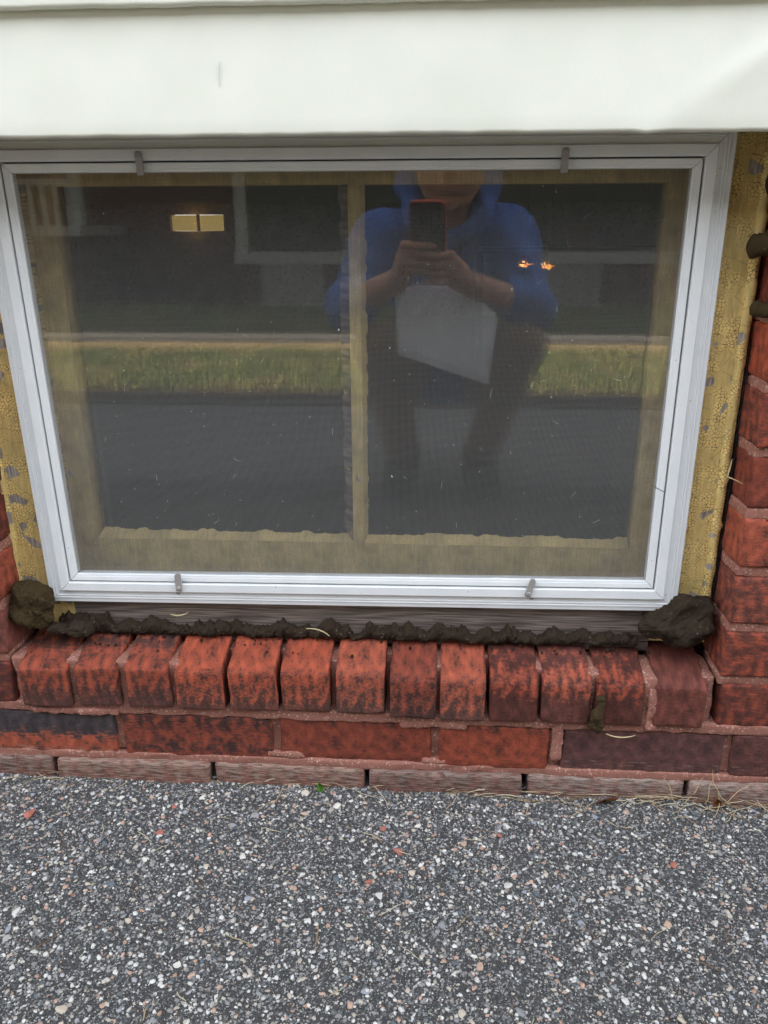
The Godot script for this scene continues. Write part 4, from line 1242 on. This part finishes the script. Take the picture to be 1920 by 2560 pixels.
# caps: [a, b, ra, rb]; adds the joined surface to b
func nets(mb: MB, caps: Array, cell: float, k: float, color := Color.WHITE) -> void:
	var lo := Vector3.ONE * 1e9
	var hi := -lo
	for c in caps:
		var r := maxf(c[2], c[3]) + cell * 3 + k * 0.3
		lo = lo.min(c[0] - Vector3.ONE * r).min(c[1] - Vector3.ONE * r)
		hi = hi.max(c[0] + Vector3.ONE * r).max(c[1] + Vector3.ONE * r)
	var n := Vector3i(((hi - lo) / cell).ceil()) + Vector3i.ONE
	var f := PackedFloat32Array()
	f.resize(n.x * n.y * n.z)
	f.fill(1.0)
	for c in caps:
		var a: Vector3 = c[0]
		var bb: Vector3 = c[1]
		var ra: float = c[2]
		var rb: float = c[3]
		var r := maxf(ra, rb) + cell * 2.5 + k
		var i0 := Vector3i(((a.min(bb) - Vector3.ONE * r - lo) / cell).floor()).clamp(Vector3i.ZERO, n - Vector3i.ONE)
		var i1 := Vector3i(((a.max(bb) + Vector3.ONE * r - lo) / cell).ceil()).clamp(Vector3i.ZERO, n - Vector3i.ONE)
		var ab := bb - a
		var l2 := maxf(ab.length_squared(), 1e-9)
		for z in range(i0.z, i1.z + 1):
			for y in range(i0.y, i1.y + 1):
				var row := (z * n.y + y) * n.x
				for x in range(i0.x, i1.x + 1):
					var p := lo + Vector3(x, y, z) * cell
					var t := clampf((p - a).dot(ab) / l2, 0.0, 1.0)
					var d := (p - a - ab * t).length() - lerpf(ra, rb, t)
					var o := f[row + x]
					if absf(o - d) < k: f[row + x] = smin(o, d, k)
					elif d < o: f[row + x] = d
	var id := {}
	var sx := 1
	var sy := n.x
	var sz := n.x * n.y
	for z in n.z - 1:
		for y in n.y - 1:
			for x in n.x - 1:
				var q := x + y * sy + z * sz
				var f0 := f[q]
				if f0 > cell * 2.2 or f0 < -cell * 2.2: continue
				var s := Vector3.ZERO
				var cnt := 0
				var vals := [f0, f[q + 1], f[q + sy], f[q + sy + 1], f[q + sz], f[q + sz + 1], f[q + sz + sy], f[q + sz + sy + 1]]
				for e in EDGES:
					var va: float = vals[e[0]]
					var vb: float = vals[e[1]]
					if (va < 0) != (vb < 0):
						var t := va / (va - vb)
						s += CORN[e[0]].lerp(CORN[e[1]], t)
						cnt += 1
				if cnt: id[q] = mb.add(lo + (Vector3(x, y, z) + s / cnt) * cell, Vector2.ZERO, color)
	for q in id:
		var a := f[q] < 0
		for ax in 3:
			var st: int = [sx, sy, sz][ax]
			var u: int = [sy, sz, sx][ax]
			var w: int = [sz, sx, sy][ax]
			if q + st >= f.size() or a == (f[q + st] < 0): continue
			if not (id.has(q - u) and id.has(q - w) and id.has(q - u - w)): continue
			if a: mb.quad(id[q], id[q - w], id[q - u - w], id[q - u])
			else: mb.quad(id[q], id[q - u], id[q - u - w], id[q - w])

const EDGES := [[0, 1], [2, 3], [4, 5], [6, 7], [0, 2], [1, 3], [4, 6], [5, 7], [0, 4], [1, 5], [2, 6], [3, 7]]
const CORN := [Vector3(0, 0, 0), Vector3(1, 0, 0), Vector3(0, 1, 0), Vector3(1, 1, 0), Vector3(0, 0, 1), Vector3(1, 0, 1), Vector3(0, 1, 1), Vector3(1, 1, 1)]

const PERSON_AT := Vector3(0.02, 0, 1.2)

func rel(list: Array) -> Array:
	var out := []
	for c in list: out.append([c[0] - PERSON_AT, c[1] - PERSON_AT, c[2], c[3]])
	return out

func person() -> void:
	var p := thing("person", "person crouching in a blue hooded sweatshirt, taking the picture with a phone", "person", Vector3(0.02, 0, 1.2))
	var O := Vector3(0.02, 0, 1.2)
	var shL := Vector3(-0.165, 0.690, 1.235)
	var shR := Vector3(0.185, 0.700, 1.235)
	var elL := Vector3(-0.232, 0.520, 1.115)
	var elR := Vector3(0.238, 0.515, 1.110)
	var wrL := Vector3(-0.098, 0.595, 0.985)
	var wrR := Vector3(0.075, 0.585, 0.985)
	var chest := Vector3(0.012, 0.60, 1.29)
	var pel := Vector3(0.02, 0.31, 1.47)
	var nk := Vector3(0.015, 0.735, 1.22)
	var hd := Vector3(0.022, 0.862, 1.145)
	# skin: one body under the clothes, with head, neck, forearms and hands
	var sk := MB.new()
	nets(sk, rel([[pel, chest, 0.08, 0.10], [chest, nk, 0.09, 0.06], [nk, hd + Vector3(0, -0.05, 0.03), 0.056, 0.058], [shL, elL, 0.045, 0.040], [shR, elR, 0.045, 0.040], [nk + Vector3(0, -0.03, 0.02), shL, 0.05, 0.045], [nk + Vector3(0, -0.03, 0.02), shR, 0.05, 0.045], [elL, wrL, 0.042, 0.029], [elR, wrR, 0.042, 0.029]]), 0.010, 0.03)
	# head: skull, jaw, brow, nose, lips, chin, ears
	nets(sk, rel([[hd + Vector3(0, 0.03, 0.02), hd + Vector3(0, 0.02, 0.045), 0.076, 0.082], [hd + Vector3(-0.02, -0.035, -0.025), hd + Vector3(0.02, -0.035, -0.025), 0.058, 0.058], [hd + Vector3(-0.022, -0.075, -0.035), hd + Vector3(0.022, -0.075, -0.035), 0.034, 0.034], [hd + Vector3(0, -0.09, -0.055), hd + Vector3(0, -0.088, -0.05), 0.021, 0.021], [hd + Vector3(0, 0.012, -0.078), hd + Vector3(0, -0.022, -0.098), 0.009, 0.014], [hd + Vector3(-0.012, -0.026, -0.086), hd + Vector3(0.012, -0.026, -0.086), 0.009, 0.009], [hd + Vector3(-0.045, 0.020, -0.066), hd + Vector3(0.045, 0.020, -0.066), 0.013, 0.013], [hd + Vector3(-0.019, -0.052, -0.078), hd + Vector3(0.019, -0.052, -0.078), 0.007, 0.007], [hd + Vector3(-0.016, -0.062, -0.076), hd + Vector3(0.016, -0.062, -0.076), 0.0075, 0.0075], [hd + Vector3(-0.080, 0.015, 0.018), hd + Vector3(-0.077, -0.025, 0.010), 0.011, 0.008], [hd + Vector3(0.080, 0.015, 0.018), hd + Vector3(0.077, -0.025, 0.010), 0.011, 0.008]]), 0.0055, 0.012)
	# hands close on the phone: palms at its lower sides, fingers across its back, thumbs on the screen side
	var bk := CAM + CAMB * 0.006
	var pc := bk - CAMR * 0.029 - CAMU * 0.040
	for s: float in [-1.0, 1.0]:
		var side := CAMR * s
		var wr := wrL if s < 0 else wrR
		var low := -0.048 if s < 0 else -0.072
		var palm0 := wr
		var palm1 := pc + side * 0.052 + CAMU * (low - 0.005) + CAMB * 0.006
		var caps := [[palm0, palm1, 0.026, 0.024], [palm0.lerp(palm1, 0.45) + CAMU * 0.016, palm1 + CAMU * 0.024, 0.020, 0.017], [palm0.lerp(palm1, 0.45) - CAMU * 0.016, palm1 - CAMU * 0.026, 0.020, 0.016]]
		for q in 4:
			var up: float = low + [0.033, 0.012, -0.009, -0.029][q]
			var ln: float = [0.92, 1.0, 0.95, 0.78][q]
			var k0 := pc + side * 0.055 + CAMU * up - CAMB * 0.002
			var k1 := pc + side * (0.055 - 0.030 * ln) + CAMU * (up + 0.004) - CAMB * 0.021
			var k2 := pc + side * (0.055 - 0.058 * ln) + CAMU * (up + 0.003) - CAMB * 0.018
			var k3 := pc + side * (0.055 - 0.076 * ln) + CAMU * up - CAMB * 0.012
			caps.append_array([[palm1 + CAMU * (up - low) * 0.7, k0, 0.011, 0.0086], [k0, k1, 0.0086, 0.0082], [k1, k2, 0.0082, 0.0076], [k2, k3, 0.0076, 0.0066]])
		var t0 := palm0.lerp(palm1, 0.7) + CAMB * 0.010
		var t1 := pc + side * 0.046 + CAMU * (low + 0.020) + CAMB * 0.024
		var t2 := pc + side * 0.020 + CAMU * (low + 0.044) + CAMB * 0.021
		caps.append_array([[t0, t1, 0.014, 0.012], [t1, t2, 0.011, 0.0085]])
		nets(sk, rel(caps), 0.0034, 0.003)
	var skin := mat(Color(0.80, 0.58, 0.48), 0.55)
	skin.subsurf_scatter_enabled = true
	skin.subsurf_scatter_strength = 0.15
	put("body", sk.mesh(), skin, p)
	for s in [-1, 1]:
		var em := SphereMesh.new()
		em.radius = 0.011
		em.height = 0.022
		put("eye", em, mat(Color(0.85, 0.83, 0.8), 0.2), p, hd + Vector3(s * 0.031, 0.004, -0.064) - O)
	# short grey hair
	var hb := MB.new()
	nets(hb, rel([[hd + Vector3(0, 0.055, 0.03), hd + Vector3(0, 0.03, 0.055), 0.074, 0.082], [hd + Vector3(-0.04, 0.075, -0.02), hd + Vector3(0.04, 0.075, -0.02), 0.035, 0.035]]), 0.007, 0.01)
	put("hair", hb.mesh(), mat(Color(0.32, 0.29, 0.26), 0.9), p)
	# sweatshirt with pushed-up sleeves and a hood lying round the neck
	var hm := MB.new()
	nets(hm, rel([[pel + Vector3(0, 0.02, -0.02), chest, 0.135, 0.135], [chest + Vector3(-0.075, 0.0, 0), chest + Vector3(0.085, 0, 0), 0.118, 0.118], [shL + Vector3(0.03, -0.01, 0.02), shR + Vector3(-0.03, -0.01, 0.02), 0.078, 0.078], [shL, elL, 0.068, 0.058], [shR, elR, 0.068, 0.058], [elL, elL.lerp(wrL, 0.30), 0.060, 0.053], [elR, elR.lerp(wrR, 0.30), 0.060, 0.053], [Vector3(-0.070, 0.735, 1.145), Vector3(-0.082, 0.835, 1.215), 0.026, 0.034], [Vector3(0.102, 0.735, 1.145), Vector3(0.118, 0.840, 1.215), 0.026, 0.034], [Vector3(-0.07, 0.815, 1.285), Vector3(0.11, 0.815, 1.285), 0.052, 0.052], [Vector3(-0.06, 0.715, 1.135), Vector3(0.01, 0.680, 1.125), 0.024, 0.024], [Vector3(0.09, 0.715, 1.135), Vector3(0.03, 0.680, 1.125), 0.024, 0.024]]), 0.011, 0.022)
	# folds in the cloth
	for q in hm.v.size():
		var w := hm.v[q] * 260.0
		hm.v[q] += Vector3(0, 0, 1) * 0.016 * nlow.get_noise_3d(w.x * 1.6, w.y * 0.7 + w.x * 0.8, w.z) + Vector3(1, 0.4, 0) * 0.012 * nlow.get_noise_3d(w.x * 0.8, w.y * 2.6, w.z + 70)
	var blue := mat(Color(0.29, 0.44, 0.74), 0.9, null, M.grain_h, 0.05)
	blue.uv1_triplanar = true
	blue.uv1_scale = Vector3.ONE * 8.0
	blue.rim_enabled = true
	blue.rim = 0.3
	put("sweatshirt", hm.mesh(), blue, p)
	for s in [-1, 1]:
		var cords := MB.new()
		tube(cords, [Vector3(0.02 + s * 0.03, 0.685, 1.10) - O, Vector3(0.02 + s * 0.035, 0.64, 1.125) - O, Vector3(0.02 + s * 0.04, 0.58, 1.14) - O], [0.003, 0.003, 0.003], 6)
		put("drawstring", cords.mesh(), mat(Color(0.12, 0.25, 0.5), 0.8), p)
	# trousers and boots
	var tm := MB.new()
	var hpL := Vector3(-0.075, 0.30, 1.45)
	var hpR := Vector3(0.115, 0.30, 1.45)
	var knL := Vector3(-0.150, 0.415, 1.09)
	var knR := Vector3(0.215, 0.430, 1.09)
	var anL := Vector3(-0.095, 0.10, 1.20)
	var anR := Vector3(0.125, 0.10, 1.20)
	nets(tm, rel([[pel + Vector3(-0.07, -0.02, 0.02), pel + Vector3(0.07, -0.02, 0.02), 0.115, 0.115], [hpL, knL, 0.092, 0.066], [hpR, knR, 0.092, 0.066], [knL, anL, 0.062, 0.050], [knR, anR, 0.062, 0.050]]), 0.012, 0.02)
	for q in tm.v.size():
		var w := tm.v[q] * 300.0
		tm.v[q] += Vector3(0.5, 0.6, 0.5) * 0.006 * nlow.get_noise_3d(w.x, w.y * 1.7, w.z)
	put("trousers", tm.mesh(), mat(Color(0.62, 0.51, 0.41), 0.9), p)
	var bo := MB.new()
	for e in [[anL, Vector3(-0.105, 0.046, 1.075)], [anR, Vector3(0.140, 0.046, 1.075)]]:
		nets(bo, rel([[e[0] + Vector3(0, 0.01, 0), e[0] + Vector3(0, -0.048, 0.01), 0.052, 0.049], [Vector3(e[0].x, 0.050, e[0].z + 0.01), Vector3(e[1].x, e[1].y, e[1].z), 0.047, 0.043]]), 0.009, 0.02)
	put("boots", bo.mesh(), mat(Color(0.09, 0.08, 0.075), 0.6), p)
	# phone in an orange-edged case, its back to the window
	var ph := thing("phone", "dark phone in an orange edged case held up in both hands", "phone", pc + CAMB * 0.0075)
	ph.basis = Basis(CAMR, CAMU, CAMB).orthonormalized()
	var pb := rounded_slab(0.0395, 0.079, 0.012, 0.0048)
	put("phone_body", pb, mat(Color(0.03, 0.03, 0.035), 0.25), ph)
	put("case_edge", rounded_slab(0.0425, 0.082, 0.014, 0.0046), mat(Color(0.90, 0.34, 0.16), 0.5), ph)
	put("camera_bump", boxm(Vector3(0.008, 0.030, -0.0062), Vector3(0.036, 0.058, -0.0048)), mat(Color(0.05, 0.05, 0.055), 0.3), ph)
	# folded sheets of paper hanging from the hands
	var sh := thing("paper_sheets", "folded white paper sheets held below the phone", "paper", Vector3(0.01, 0.46, 0.95))
	var o2 := Vector3(0.01, 0.46, 0.95)
	for layer in 2:
		var pm := MB.new()
		var c := [Vector3(-0.108, 0.572, 0.995), Vector3(0.051, 0.582, 0.990), Vector3(0.140, 0.504, 0.955), Vector3(0.118, 0.365, 0.890), Vector3(-0.094, 0.430, 0.905)]
		var nn := 16
		for j in nn + 1:
			for i in nn + 1:
				var u := float(i) / nn
				var v := float(j) / nn
				var top: Vector3 = c[0].lerp(c[1], minf(u / 0.68, 1.0)) if u < 0.68 else c[1].lerp(c[2], (u - 0.68) / 0.32)
				var bot: Vector3 = c[4].lerp(c[3], u)
				var q := top.lerp(bot, v)
				q.z += 0.010 * sin(u * 3.0 + v) + layer * (0.003 + 0.010 * (1 - v) * u) + 0.012 * u * u
				if layer == 1: q += Vector3(0.003, 0.006 * (1 - v), 0)
				pm.add(q - o2)
		pm.grid(nn, nn, 0, true)
		put("sheet", pm.mesh(), mat(Color(0.94, 0.94, 0.97), 0.8), sh)

func rounded_slab(hx: float, hy: float, r: float, hz: float) -> ArrayMesh:
	var m := MB.new()
	var ring := []
	for q in 4:
		var c: Vector2 = [Vector2(hx - r, hy - r), Vector2(-hx + r, hy - r), Vector2(-hx + r, -hy + r), Vector2(hx - r, -hy + r)][q]
		for k in 7:
			var a := PI / 2 * (q + k / 6.0)
			ring.append(c + Vector2(cos(a), sin(a)) * r)
	for k in ring.size():
		var p: Vector2 = ring[k]
		var p2: Vector2 = ring[(k + 1) % ring.size()]
		m.face(Vector3(p.x, p.y, -hz), Vector3(p2.x, p2.y, -hz), Vector3(p2.x, p2.y, hz), Vector3(p.x, p.y, hz), Vector3(p.x, p.y, 0))
		m.tri(m.add(Vector3(0, 0, hz)), m.add(Vector3(p2.x, p2.y, hz)), m.add(Vector3(p.x, p.y, hz)))
		m.tri(m.add(Vector3(0, 0, -hz)), m.add(Vector3(p.x, p.y, -hz)), m.add(Vector3(p2.x, p2.y, -hz)))
	return m.mesh(false)
